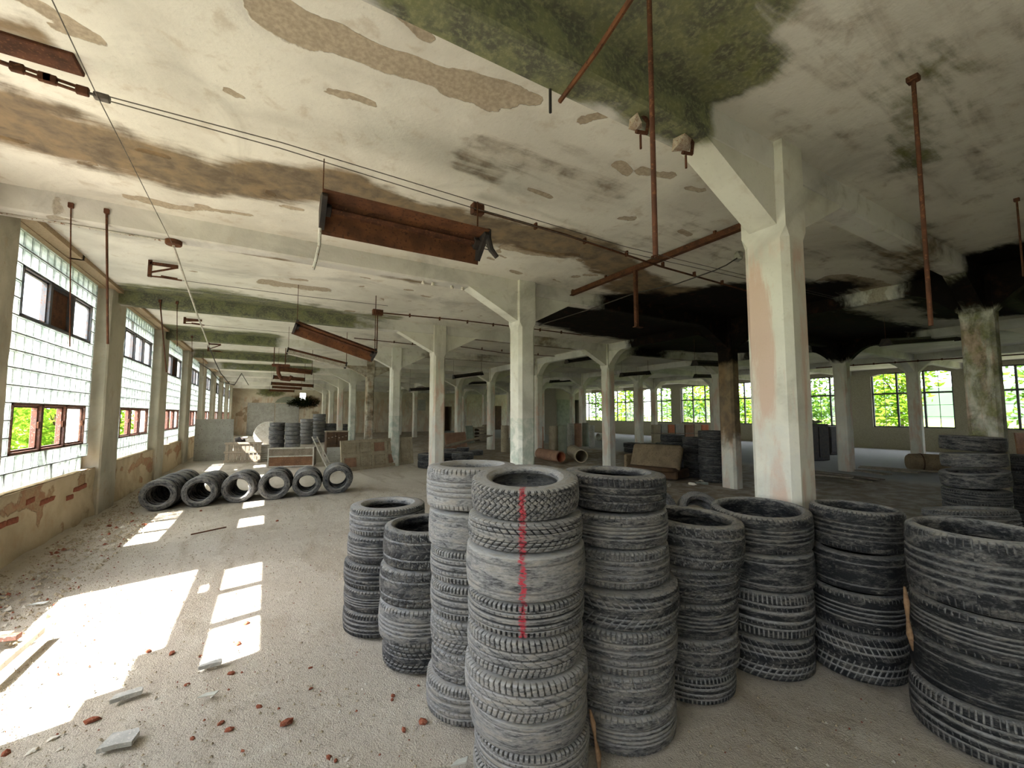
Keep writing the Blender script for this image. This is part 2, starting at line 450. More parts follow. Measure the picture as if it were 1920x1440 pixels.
# ------------------------------------------------------------------ stain fields over the plan of the hall
# (kind 0 brown, 1 moss, 2 soot, 3 fallen plaster), capsule from pixel a to pixel b on the ceiling plane, radius in metres, strength
CEIL = 3.69
BEAM = 3.46
def cz(*pts): return [on_z(x, y, CEIL)[:2] for x, y in pts]
STAINS = []
def stain(kind, pts, rad, amp=1.0):
    pts = [np.array(p[:2], float) for p in pts]
    if len(pts) == 1: pts = pts * 2
    for a, b in zip(pts[:-1], pts[1:]): STAINS.append((kind, a, b, rad, amp))
stain(0, cz((0, 225), (150, 265), (330, 315)), .4, .95)
stain(0, cz((330, 318), (460, 335), (640, 352)), .29, .92)
stain(0, cz((640, 352), (760, 392), (860, 408)), .24, .9)
stain(0, cz((900, 425), (1010, 440), (1090, 470), (1180, 520)), .3, 1.1)
stain(0, cz((1180, 530), (1260, 550)), .45, 1.1)
stain(0, cz((850, 300), (940, 330)), .16, .62)
stain(0, cz((0, 70), (60, 85)), .14, .8)
stain(0, [(-2.0, 5.95), (1.9, 5.92)], .16, .85)
stain(0, [(1.2, 6.1), (2.6, 6.1)], .26, .9)
stain(0, [(-1.4, 9.8), (3.0, 9.8)], .2, .55)
stain(0, [(3.8, 9.8), (7.4, 9.8)], .3, .95)
stain(0, [(3.9, 6.3), (6.5, 7.2)], .45, 1.0)
stain(0, [(4.5, 13.6), (9, 13.6)], .4, .9)
stain(0, [(9.5, 9.8), (13.5, 9.8)], .4, .85)
stain(0, [(6.4, 1.9), (8.0, 2.2)], .4, .6)
stain(1, cz((330, 548), (450, 560), (560, 578)), .5, .72)
stain(1, [(-1.8, 9.2), (1.2, 9.4)], .42, .9)
stain(1, [(1.2, 9.2), (2.2, 9.0)], .3, .6)
stain(1, [(-2.0, 13.0), (-.3, 13.2)], .6, .85)
stain(1, [(-1.6, 17.0), (.9, 17.0)], .6, .8)
stain(1, [(-1.2, 20.9), (1.4, 20.9)], .5, .75)
stain(1, [(.75, 1.52), (2.3, 1.55)], .34, 1.15)
stain(1, [(1.0, 1.2), (1.9, 1.25)], .3, .9)
stain(0, [(2.2, .9), (5.5, .8)], .8, .36)
stain(0, [(3.8, 3.2), (6.5, 3.0)], .6, .36)
stain(0, [(1.4, 2.9), (2.6, 2.7)], .3, .42)
stain(1, cz((1690, 110), (1730, 230)), .24, .42)
stain(1, cz((1740, 290), (1700, 250)), .18, .5)
stain(1, cz((1420, 40), (1360, 110)), .16, .7)
stain(2, cz((1120, 595), (1250, 585), (1400, 560)), .95, 1.2)
stain(2, [(6.2, 6.6), (9.4, 6.8)], 1.5, 1.25)
stain(2, [(8.0, 4.4), (9.3, 6.0)], 1.2, 1.2)
stain(2, [(9.2, 1.4), (12.5, 1.8)], 1.1, 1.2)
stain(2, [(10.0, 5.2), (13.2, 5.2)], 1.3, 1.15)
stain(2, [(10.5, 8.5), (13.5, 7.5)], 1.0, .9)
stain(3, cz((480, -10), (590, 60), (700, 115)), .12, .95)
stain(3, cz((700, 115), (820, 158), (960, 180)), .13, .95)
stain(3, cz((960, 180), (1010, 190)), .06, .95)
stain(3, cz((40, 20), (180, 90)), .06, .6)
stain(3, cz((960, 460), (1060, 480)), .12, .7)
stain(3, cz((1090, 240), (1120, 232)), .05, .8)
stain(3, cz((1200, 310), (1260, 330)), .05, .75)
stain(3, cz((1560, 520), (1700, 560)), .25, .6)
stain(3, cz((500, 530), (600, 545)), .2, .62)
stain(3, [(-1.2, 5.2), (-.2, 5.1)], .07, .6)
stain(3, [(-1.9, 5.5), (-1.1, 5.49)], .06, .8)
_r = random.Random(21)
for _i in range(46):
    _x, _y = _r.uniform(-2, 4), _r.choice((_r.uniform(4.3, 5.3), _r.uniform(2.0, 3.2), _r.uniform(6, 9), _r.uniform(4, 5)))
    stain(3, [(_x, _y), (_x + _r.uniform(.02, .22), _y + _r.uniform(-.05, .05))], _r.uniform(.03, .07), _r.uniform(.6, .85))
STAINS_A = STAINS

def field_at(x, y):
    out = np.zeros((len(x), 4))
    wx = (fbm(x * 1.1 + 3, y * 1.1 + 9, 4) - .5) * .55
    wy = (fbm(x * 1.1 + 31, y * 1.1 + 19, 4) - .5) * .55
    for k, a, b, r, m in STAINS_A:
        s = .75 if k == 3 else 1.0
        px, py = x + wx * s, y + wy * s
        ab = b - a; L = max(ab @ ab, 1e-9)
        tt = np.clip(((px - a[0]) * ab[0] + (py - a[1]) * ab[1]) / L, 0, 1)
        d = np.hypot(px - a[0] - ab[0] * tt, py - a[1] - ab[1] * tt) / r
        v = m * np.clip(1.6 - d, 0, 1.0) if k != 3 else m * np.clip(1.5 - d, 0, 1)
        out[:, k] = np.maximum(out[:, k], v)
    return out
def set_field(me, extra=None):
    n = len(me.vertices); co = np.empty(n * 3); me.vertices.foreach_get('co', co); co = co.reshape(-1, 3)
    v = extra(co) if extra else field_at(co[:, 0], co[:, 1])
    at = me.attributes.new('stain', 'FLOAT_COLOR', 'POINT')
    at.data.foreach_set('color', v.astype(np.float32).ravel())

def grid_mesh(name, us, vs, fn, mat, extra=None, smooth=True):
    U, V = np.meshgrid(us, vs, indexing='ij')
    P = fn(U.ravel(), V.ravel())
    nu, nv = len(us), len(vs)
    I = np.arange(nu * nv).reshape(nu, nv)
    Q = np.stack([I[:-1, :-1], I[1:, :-1], I[1:, 1:], I[:-1, 1:]], -1).reshape(-1, 4)
    me = bpy.data.meshes.new(name)
    me.vertices.add(len(P)); me.vertices.foreach_set('co', P.astype(np.float32).ravel())
    me.loops.add(Q.size); me.loops.foreach_set('vertex_index', Q.astype(np.int32).ravel())
    me.polygons.add(len(Q)); me.polygons.foreach_set('loop_start', np.arange(0, Q.size, 4, dtype=np.int32))
    me.update(calc_edges=True); me.validate()
    me.polygons.foreach_set('use_smooth', [smooth] * len(Q))
    me.materials.append(mat)
    if extra is not False: set_field(me, extra)
    o = bpy.data.objects.new(name, me); C.objects.link(o)
    return o
def steps(*seg):
    out = []
    for a, b, s in seg: out += list(np.arange(a, b - 1e-6, s))
    return np.array(out + [seg[-1][1]])

# ------------------------------------------------------------------ the hall
BAY = 3.84; Y0 = 1.77                       # frame lines along the hall
ROWX = [3.45 + 5.4 * i for i in range(4)]   # rows of columns
XR, YEND, YBACK = 24.8, 37.6, -5.9
KS = list(range(-1, 10))
def yk(k): return Y0 + BAY * k

def floor_fn(u, v):
    near = np.clip((u + 1.75) / -.55, 0, 1)
    z = (fbm(u * .8, v * .8, 4) - .5) * .02 + (fbm(u * 7, v * 7, 3) - .5) * .008
    z += near * (.02 + .05 * fbm(u * 3 + 5, v * 3, 4))
    z = z - .012
    return np.stack([u, v, z], -1)
floor = struct(grid_mesh('floor', steps((-2.6, -1.2, .04), (-1.2, 4.2, .07), (4.2, XR + .4, .4)),
                         steps((YBACK - .3, .6, .4), (.6, 9, .07), (9, 16, .2), (16, YEND + .4, .6)), floor_fn, M['floor'], False),
               'dusty beige concrete floor strewn with grit')

def ceil_fn(u, v):
    f = field_at(u, v)
    z = CEIL + (fbm(u * .7, v * .7, 3) - .5) * .03
    crisp = 1 / (1 + np.exp(-(f[:, 3] + (fbm(u * 6, v * 6, 4) - .5) * .5 - .5) * 40))
    return np.stack([u, v, z + .012 * crisp], -1)
ceiling = struct(grid_mesh('ceiling', steps((-2.7, 5, .035), (5, 12, .08), (12, XR + .3, .35)),
                           steps((YBACK - .3, .2, .3), (.2, 7.6, .035), (7.6, 16, .1), (16, YEND + .3, .35)), ceil_fn, M['ceiling']),
                 'stained whitewashed concrete slab with peeling plaster')
roof = MB().box(-2.78, XR + .5, YBACK - .5, YEND + .5, CEIL + .08, CEIL + .3).build('roof_slab', M['mortar'])  # overhang past the window wall added to shade the top glass blocks
struct(roof, 'flat concrete roof slab above the ceiling')

def seg_box(mb, x0, x1, y0, y1, z0, z1, n=24, axis=0):
    """a beam as a box cut into n lengths so the stains can follow it; corners slightly rounded"""
    b = .018
    if axis == 0: prof = [(y0, z1), (y0, z0 + b), (y0 + b, z0), (y1 - b, z0), (y1, z0 + b), (y1, z1)]
    else: prof = [(x0, z1), (x0, z0 + b), (x0 + b, z0), (x1 - b, z0), (x1, z0 + b), (x1, z1)]
    a0, a1 = (x0, x1) if axis == 0 else (y0, y1)
    k = len(prof); base = len(mb.v)
    for i in range(n + 1):
        a = a0 + (a1 - a0) * i / n
        for p, z in prof: mb.v.append((a, p, z) if axis == 0 else (p, a, z))
    for i in range(n):
        for q in range(k - 1):
            A = base + i * k + q
            f = (A, A + 1, A + k + 1, A + k)
            mb.f.append(f if axis == 1 else f[::-1]); mb.m.append(0)
BW = .22
beam_note = {0: 'mossy', 1: 'whitewashed', 2: 'green-stained'}
for k in KS:
    y = yk(k)
    if y > YEND - .3: continue
    mb = MB()
    seg_box(mb, -2.5, XR, y - BW / 2, y + BW / 2, BEAM, CEIL + .05, 160 if -1 < k < 4 else 60, 0)
    o = mb.build('roof_beam', M['beam'], field=True)
    struct(o, 'whitewashed concrete roof beam on column line %d from the camera end' % (k + 2))
for i, x in enumerate(ROWX):
    if i == 0: continue
    mb = MB()
    seg_box(mb, x - BW / 2, x + BW / 2, YBACK, YEND, BEAM + .004, CEIL + .05, 150, 1)
    struct(mb.build('girder', M['beam'], field=True), 'lengthwise concrete girder over column row %d from the glass block wall' % (i + 1))

def column_mesh(haunch_y, burnt=False):
    hx, hy, ch = .145, .17, .045
    mb = MB()
    oct_ = [(-hx + ch, -hy), (hx - ch, -hy), (hx, -hy + ch), (hx, hy - ch), (hx - ch, hy), (-hx + ch, hy), (-hx, hy - ch), (-hx, -hy + ch)]
    sq = [(-hx, -hy), (hx, -hy), (hx, -hy), (hx, hy), (hx, hy), (-hx, hy), (-hx, hy), (-hx, -hy)]
    zs = [(z, 0) for z in np.arange(-.05, 2.93, .149)] + [(2.94, 0), (3.02, 1), (3.2, 1), (3.4, 1), (CEIL + .02, 1)]
    for z, s in zs:
        for a, b in (zip(oct_, oct_) if not s else zip(sq, sq)): mb.v.append((a[0], a[1], z))
    for i in range(len(zs) - 1):
        for q in range(8):
            A = i * 8 + q; B = i * 8 + (q + 1) % 8
            mb.f.append((A, B, B + 8, A + 8)); mb.m.append(0)
    w = BW / 2 - .004
    for s in (-1, 1):
        pts = [(s * (hx - .01), 3.04), (s * (hx + .84), BEAM + .01), (s * (hx - .01), BEAM + .01)]
        Mx = Matrix(((1, 0, 0, 0), (0, 0, 1, 0), (0, 1, 0, 0), (0, 0, 0, 1)))
        n = 6
        for j in range(n):
            t0, t1 = j / n, (j + 1) / n
            x0, x1 = pts[0][0] + (pts[1][0] - pts[0][0]) * t0, pts[0][0] + (pts[1][0] - pts[0][0]) * t1
            za, zb = 3.04 + (BEAM + .01 - 3.04) * t0, 3.04 + (BEAM + .01 - 3.04) * t1
            mb.add([(x0, -w, za), (x1, -w, zb), (x1, w, zb), (x0, w, za), (x0, -w, BEAM + .01), (x1, -w, BEAM + .01), (x1, w, BEAM + .01), (x0, w, BEAM + .01)],
                   [(0, 1, 2, 3), (0, 4, 5, 1), (3, 2, 6, 7)])
        if haunch_y:
            n = 6
            for j in range(n):
                t0, t1 = j / n, (j + 1) / n
                c0, c1 = t0, t1
                y0_, y1_ = s * (hy - .01 + .6 * t0), s * (hy - .01 + .6 * t1)
                za, zb = 3.04 + .43 * math.sin(t0 * PI / 2), 3.04 + .43 * math.sin(t1 * PI / 2)
                mb.add([(-w, y0_, za), (-w, y1_, zb), (w, y1_, zb), (w, y0_, za), (-w, y0_, BEAM + .02), (-w, y1_, BEAM + .02), (w, y1_, BEAM + .02), (w, y0_, BEAM + .02)],
                       [(0, 1, 2, 3), (0, 4, 5, 1), (3, 2, 6, 7)])
    return mb
def column(i, k):
    x, y = ROWX[i], yk(k)
    mb = column_mesh(i > 0)
    mb.v = [(a + x, b + y, c) for a, b, c in mb.v]
    pale = (i, k) in ((0, 1), (0, 3), (0, 5))
    o = mb.build('concrete_column', M['column_pale'] if pale else M['column'])
    burnt = (i, k) == (1, 1)
    def ex(co):
        f = field_at(co[:, 0], co[:, 1]); top = np.clip((co[:, 2] - 2.9) / .4, 0, 1)
        f *= top[:, None]
        if burnt:
            f[:, 0] = np.clip((co[:, 2] - .4) / 1.2, 0, 1) * 1.1
            f[:, 2] = np.clip((co[:, 2] - 2.5) / .5, 0, 1) * 1.1
        if (i, k) == (1, 0): f[:, 1] = .55
        if (i, k) == (0, 4): f[:, 0] = .6
        return f
    set_field(o.data, ex)
    row = ['the row along the window aisle', 'the second row', 'the third row', 'the fourth row'][i]
    n = ['first', 'second', 'third', 'fourth', 'fifth', 'sixth', 'seventh', 'eighth', 'ninth', 'tenth']
    d = 'soot-blackened' if burnt else ('whitewashed' if pale else 'pink-stained')
    struct(o, '%s concrete column with haunched head, %s in %s' % (d, n[k] if k >= 0 else 'behind the first', row))
for i in range(4):
    for k in range(-1, 9): column(i, k)

# --- left wall: spandrel, piers, lintel
XS, XP, XG = -2.32, -2.25, -2.42
SILL, WTOP = .77, 3.62
def span_fn(u, v):
    k = fbm(u * 1.3, v * 3, 4)
    d = (fbm(u * 3.1, v * 3.1, 4) - .5) * .05 + (fbm(u * 14, v * 14, 3) - .5) * .02
    lo = np.clip((.45 - v) / .45, 0, 1)
    return np.stack([XS + d + .05 * lo * k, u, v], -1)
def span_field(co):
    f = np.zeros((len(co), 4))
    f[:, 3] = np.clip(.16 + (fbm(co[:, 1] * 1.5, co[:, 2] * 2.5, 4) - .45) * 1.4 + np.clip(1 - abs(co[:, 2] - .56) / .16, 0, 1) * .28, 0, 1)
    f[:, 0] = np.clip((fbm(co[:, 1] * 1.1 + 7, co[:, 2] * 1.6 + 3, 4) - .5) * 1.6, 0, .5)
    f[:, 1] = np.clip((fbm(co[:, 1] * .8, co[:, 2]) - .55) * 1.2, 0, .5)
    return f
wall_left = struct(grid_mesh('wall_left', steps((YBACK, 4.5, .3), (4.5, 12, .035), (12, YEND, .15)), steps((-.06, SILL, .04)), span_fn, M['spandrel'], span_field),
                   'rough rendered low wall under the glass block windows')
mb = MB()
mb.box(-2.62, XG - .09, YBACK, YEND, -.06, SILL - .03)
mb.box(-2.62, XS + .0, YBACK, YEND, WTOP, CEIL + .06)
mb.build('outer_wall', M['pier'], wall_left)
mb = MB()
def sill_fn(u, v):
    return np.stack([v, u, SILL - .012 + (fbm(u * 9, v * 9, 3) - .5) * .02], -1)
sill = grid_mesh('window_sill', steps((YBACK, 4.5, .3), (4.5, 10, .05), (10, YEND, .2)), np.array([-2.62, -2.5, -2.42, -2.37, XS + .02]), sill_fn, M['pier'], False)
sill.parent = wall_left
MB().box(-2.62, XS, yk(9) + .35, YEND + .2, SILL - .04, CEIL + .05).build('corner_infill', M['pier'], wall_left)
for k in range(-2, 10):
    y = yk(k); y0, y1 = y - .41, y + .41
    if k == 1: y1 = y + .52
    if y0 > YEND: continue
    mb = MB()
    zs = np.arange(-.05, CEIL + .1, .12)
    prof = [(-2.6, y0 - .2), (-2.47, y0 - .2), (-2.46, y0 + .0), (XP - .02, y0), (XP, y0 + .02), (XP, y1 - .02), (XP - .02, y1), (-2.46, y1), (-2.47, y1 + .03), (-2.6, y1 + .03)]
    for z in zs:
        for px, py in prof:
            j = .012 * (fbm(np.array([py * 5 + px]), np.array([z * 5]))[0] - .5)
            mb.v.append((px + j, py + j, z))
    kk = len(prof)
    for i in range(len(zs) - 1):
        for q in range(kk - 1):
            A = i * kk + q; mb.f.append((A, A + 1, A + kk + 1, A + kk)); mb.m.append(0)
    o = mb.build('wall_pier', M['pier'], wall_left)
    set_field(o.data, lambda co: np.stack([.3 * fbm(co[:, 1] * 3, co[:, 2] * 2), 0 * co[:, 0], 0 * co[:, 0], np.clip(.2 + .5 * fbm(co[:, 1] * 4, co[:, 2] * 2) - .15, 0, 1)], -1))
    # short bracket under the beam where it meets the pier
    mb = MB().box(-2.5, XS + .14, y - 1.95, y + 1.95, WTOP + .01, CEIL + .04)
    mb.build('edge_beam', M['pier'], wall_left)
# exposed bricks where the render has fallen off below the sill
bm_ = MB().cbox(-.012, .02, -.115, .115, -.033, .033, .008)
bobj = None
for row, z in enumerate((.53, .605, .455)):
    for y in np.arange(5.9, 9.0, .245):
        yy = y + (.12 if row % 2 else 0)
        if fbm(np.array([yy * 1.6]), np.array([row * 3.3]))[0] < .57: continue
        if bobj is None:
            bobj = bm_.build('brick', M['brick'], wall_left); b = bobj
        else: b = share('brick', bobj.data, wall_left)
        b.location = (XS - .004 + random.uniform(-.01, .008), yy, z); b.rotation_euler = (random.uniform(-.06, .06), 0, random.uniform(-.05, .05))

# --- windows of glass blocks with two rows of steel casements
G = .19
def block_mesh():
    mb = MB(); h = G / 2 - .004; i = h - .016; d = .036; r = .006
    vs = []
    for s in (-1, 1):
        for (a, x) in ((h, d), (i, d), (i - .004, d - r)):
            vs += [(s * x, -a, -a), (s * x, a, -a), (s * x, a, a), (s * x, -a, a)]
    fs = []
    for s in (0, 12):
        for q in (0, 4):
            for e in range(4):
                A = s + q + e; B = s + q + (e + 1) % 4
                fs.append((A, B, B + 4, A + 4) if s else (B, A, A + 4, B + 4))
        fs.append((s + 8, s + 9, s + 10, s + 11) if s else (s + 11, s + 10, s + 9, s + 8))
    for e in range(4): fs.append((e, (e + 1) % 4, 12 + (e + 1) % 4, 12 + e))
    mb.add(vs, fs); return mb
tmp = block_mesh().build('glass_block', M['glass_block']); BLOCK = tmp.data; bpy.data.objects.remove(tmp)

def in_case(c, r):     # casements: columns 3..13, rows 2..4 and 10..12
    return 3 <= c < 14 and (2 <= r < 5 or 10 <= r < 13)
def window_bay(n, detail):
    y0 = 6.03 + BAY * (n - 1)
    if y0 + 2.85 > YEND: return
    w = struct(empty('window_%d' % (n + 4), (XG, y0, SILL)), 'tall window of square glass blocks with two rows of rusty casements')
    lr = random.Random(n * 11 + 3)
    whole = MB()
    for r in range(15):
        for c in range(15):
            if in_case(c, r): continue
            broken = lr.random()
            if n == 0 and 2 <= r <= 8 and {7: 4, 8: 6}.get(r, 3) <= c <= 14: continue
            if n == 1 and r < 2 and broken < .1: continue
            if broken < .012 and n != 1: continue
            loc = (0, (c + .5) * G, (r + .5) * G); rot = (0, 0, 0)
            if n == 1 and r < 2 and broken < .3: rot = (0, lr.uniform(-.2, .2), lr.uniform(-.25, .25))
            if detail: share('glass_block', BLOCK, w, loc, rot)
            else:
                b = len(whole.v)
                whole.v += [(v.co.x + loc[0], v.co.y + loc[1], v.co.z + loc[2]) for v in BLOCK.vertices]
                for p in BLOCK.polygons: whole.f.append(tuple(q + b for q in p.vertices)); whole.m.append(0)
    if not detail:
        o = whole.build('glass_block_field', M['glass_block'], w); o['kind'] = 'stuff'
    # steel strips in the bed joints
    mb = MB()
    for r in range(1, 15):
        if n == 0 and 2 < r < 9: continue
        for a, b in ((0, 3), (3, 14), (14, 15)):
            if a == 3 and (3 <= r <= 4 or 11 <= r <= 12): continue
            mb.box(-.04, .04, a * G, b * G, r * G - .006, r * G + .006)
    for c in range(1, 15):
        for r0, r1 in ((0, 2), (2, 5), (5, 10), (10, 13), (13, 15)):
            if 3 < c < 14 and (r0 in (2, 10)): continue
            if n == 0 and r0 in (2, 5) and c > 3: continue
            mb.box(-.03, .03, c * G - .0025, c * G + .0025, r0 * G, r1 * G)
    mb.build('joint_strip', M['mortar'], w)
    # casements
    for lv, (r0, r1) in enumerate(((2, 5), (10, 13))):
        if n == 0 and lv == 0: continue
        za, zb, ya, yb = r0 * G, r1 * G, 3 * G, 14 * G
        mat = M['frame_rust'] if lv == 0 else M['frame_blue']
        fr = MB(); t = .022
        fr.cbox(-.04, .05, ya, yb, za, za + t * 1.3, .004); fr.cbox(-.04, .05, ya, yb, zb - t * 1.3, zb, .004)
        fr.cbox(-.04, .05, ya, ya + t, za, zb, .004); fr.cbox(-.04, .05, yb - t, yb, za, zb, .004)
        pw = (yb - ya) / 3
        for q in (1, 2): fr.cbox(-.04, .05, ya + pw * q - .03, ya + pw * q + .03, za, zb, .004)
        cs = fr.build('casement', mat, w)
        for q in range(3):
            a, b = ya + pw * q + .03, ya + pw * (q + 1) - .03
            sb = MB()
            for (p0, p1, q0, q1) in ((a, a + .022, za + .03, zb - .03), (b - .022, b, za + .03, zb - .03), (a, b, za + .03, za + .05), (a, b, zb - .05, zb - .03)):
                sb.box(-.012, .018, p0, p1, q0, q1)
            open_ = (lv == 0 and n in (0, 1) and q < 2) or lr.random() < .25
            s = sb.build('sash', mat, cs)
            if detail and lv == 0: 
                hb = MB().cbox(.018, .04, b - .02, b - .004, (za + zb) / 2 - .01, (za + zb) / 2 + .07, .003)
                hb.build('latch', M['rust'], cs)
            kind = None
            if lv == 1 and n >= 1 and q == 1 and n in (1, 3, 6): kind = 'board'
            elif lv == 1 and n >= 1 and q == 2: kind = 'pane'
            elif lv == 0 and n >= 2 and q == 2: kind = 'pane_milky'
            elif lv == 0 and n == 1 and q == 2: kind = 'pane_milky'
            if kind == 'board':
                MB().cbox(-.02, -.008, a + .01, b - .01, za + .04, zb - .04, .002).build('rusted_plate', M['rust'], cs)
            elif kind:
                MB().box(-.004, 0, a + .02, b - .02, za + .04, zb - .04).build('pane', M[kind], cs)
for n in range(-2, 10): window_bay(n, n in (1, 2, 3))

# --- end wall, right wall, back wall
def end_fn(u, v): return np.stack([u, YEND + (fbm(u * 1.5, v * 1.5) - .5) * .03, v], -1)
def end_field(co):
    f = np.zeros((len(co), 4)); x, z = co[:, 0], co[:, 2]
    d = np.hypot((x - 2.3) / 1.0, (z - 2.6) / .55) + (fbm(x * 4, z * 4) - .5) * .8
    f[:, 0] = np.clip(1.5 - d, 0, .9) + np.clip((fbm(x * .9, z * .9) - .55) * 1.5, 0, .5)
    f[:, 1] = np.clip(1.3 - np.hypot((x - .2) / 1.2, (z - 3.4) / .6), 0, .8) * (x < 3)
    f[:, 3] = np.clip((fbm(x * 1.2 + 4, z * 1.2) - .42) * 2, 0, 1) * (x < 4)
    return f
# the end wall has a small opening high up
we = MB()
HX0, HX1, HZ0, HZ1 = 2.18, 2.62, 2.72, 3.28
DX0, DX1, DZ = 13.6, 15.2, 2.3
we.box(-2.9, HX0, YEND + .03, YEND + .3, -.05, CEIL + .1); we.box(HX1, DX0, YEND + .03, YEND + .3, -.05, CEIL + .1); we.box(DX1, XR + .4, YEND + .03, YEND + .3, -.05, CEIL + .1); we.box(DX0, DX1, YEND + .03, YEND + .3, DZ, CEIL + .1)
we.box(DX0 - .9, DX0 - .7, YEND + .2, YEND + 3.2, -.1, 2.7); we.box(DX1 + .7, DX1 + .9, YEND + .2, YEND + 3.2, -.1, 2.7); we.box(DX0 - .9, DX1 + .9, YEND + 3.1, YEND + 3.3, -.1, 2.7); we.box(DX0 - .9, DX1 + .9, YEND + .2, YEND + 3.3, 2.6, 2.8); we.box(DX0 - .9, DX1 + .9, YEND + .2, YEND + 3.3, -.2, -.02)
we.box(HX0, HX1, YEND + .03, YEND + .3, -.05, HZ0); we.box(HX0, HX1, YEND + .03, YEND + .3, HZ1, CEIL + .1)
wall_end = we.build('wall_end', M['end_wall'])
struct(wall_end, 'far end wall of the hall with crumbling stained plaster')
xs = np.array(sorted(set(list(np.arange(-2.6, XR + .2, .22)) + [HX0, HX1, DX0, DX1]))); zs = np.array(sorted(set(list(np.arange(-.05, CEIL + .05, .16)) + [HZ0, HZ1, DZ])))
o = grid_mesh('plaster_face', xs, zs, end_fn, M['end_wall'], end_field); o.parent = wall_end
bm = bmesh.new(); bm.from_mesh(o.data)
kill = [f for f in bm.faces if HX0 < f.calc_center_median().x < HX1 and HZ0 < f.calc_center_median().z < HZ1 or DX0 < f.calc_center_median().x < DX1 and f.calc_center_median().z < DZ]
bmesh.ops.delete(bm, geom=kill, context='FACES'); bm.to_mesh(o.data); bm.free()
# blocked doorways and an arched lintel on it
def wall_panel(name, x0, x1, z0, z1, mat, d=.03):
    return MB().cbox(x0, x1, YEND - .03 - d, YEND + .01, z0, z1, .01).build(name, mat, wall_end)
wall_panel('blocked_doorway', -1.35, .45, 0, 2.45, M['grey_board'], .015)
wall_panel('steel_door', .5, 2.15, 0, 2.4, M['grey_board'])
arch = [( .45 + 1.8 * i / 10, 2.47 + .5 * math.sin(PI * i / 10) ** .6) for i in range(11)]
MB().prism([(p[0], p[1]) for p in arch], -.05, .0, Matrix(((1, 0, 0, 0), (0, 0, 1, YEND - .01), (0, 1, 0, 0), (0, 0, 0, 1)))).build('arched_lintel', M['card_green'], wall_end)
wall_panel('notice_board', 9.2, 10.2, 1.7, 2.4, M['wood_grey'])
wall_panel('notice_board', 11.4, 12.6, 1.9, 2.9, M['grey_board'])
wall_panel('doorway_panel', 19.0, 20.6, 0, 2.4, M['wood_dark'], .03)  # flat dark brown panel standing in for a dark doorway

# right wall with large paned windows
wr = MB()
RW = []
for j in range(-1, 11):
    c = .1 + 3.563 * j
    if c + 1.4 < YEND: RW.append((c - 1.38, c + 1.38))
edges = [YBACK] + [e for w in RW for e in w] + [YEND]
RS, RT = .98, 3.5
for a, b in zip(edges[0::2], edges[1::2]): wr.box(XR, XR + .3, a, b, -.05, CEIL + .1)
for a, b in RW: wr.box(XR, XR + .3, a, b, -.05, RS); wr.box(XR, XR + .3, a, b, RT, CEIL + .1)
wall_right = struct(wr.build('wall_right', M['side_wall']), 'grey plastered wall with large paned windows')
for j, (a, b) in enumerate(RW):
    w = struct(empty('window_%d' % (20 + j), (XR + .1, a, RS)), 'wide paned window looking onto trees')
    W, Hh = b - a, RT - RS
    # shallow arch filling the top corners
    mb = MB()
    for s in (0, 1):
        pl = [((0 if s == 0 else W), Hh + .01), ((W * .32 if s == 0 else W * .68), Hh + .01), ((W * .12 if s == 0 else W * .88), Hh - .04), ((0 if s == 0 else W), Hh - .14)]
        mb.prism(pl, -.1, .2, Matrix(((0, 0, 1, 0), (1, 0, 0, 0), (0, 1, 0, 0), (0, 0, 0, 1))))
    mb.build('arch_corner', M['side_wall'], w)
    fr = MB(); t = .035
    fr.box(-.03, .05, 0, W, 0, .06); fr.box(-.03, .05, 0, W, Hh - .05, Hh); fr.box(-.03, .05, 0, t * 1.5, 0, Hh); fr.box(-.03, .05, W - t * 1.5, W, 0, Hh)
    fr.box(-.04, .06, 0, W, Hh * .6, Hh * .6 + .08)
    for q in (1, 2): fr.box(-.03, .05, W * q / 3 - t, W * q / 3 + t, 0, Hh)
    f = fr.build('window_frame', M['frame_blue'], w)
    mu = MB()
    for q in range(3):
        y = W * (q + .5) / 3; mu.box(-.01, .02, y - .009, y + .009, 0, Hh)
    for z in (Hh * .2, Hh * .4, Hh * .8): mu.box(-.01, .02, 0, W, z - .009, z + .009)
    mu.build('glazing_bar', M['frame_blue'], f)
    if j % 2 == 0:
        MB().box(-.004, 0, .05, W / 3, .06, Hh * .6).build('pane', M['pane'], f)
wb = MB().box(-2.9, XR + .4, YBACK - .3, YBACK, -.05, CEIL + .1)
wall_back = struct(wb.build('wall_back', M['side_wall']), 'plain plastered wall closing the camera end')

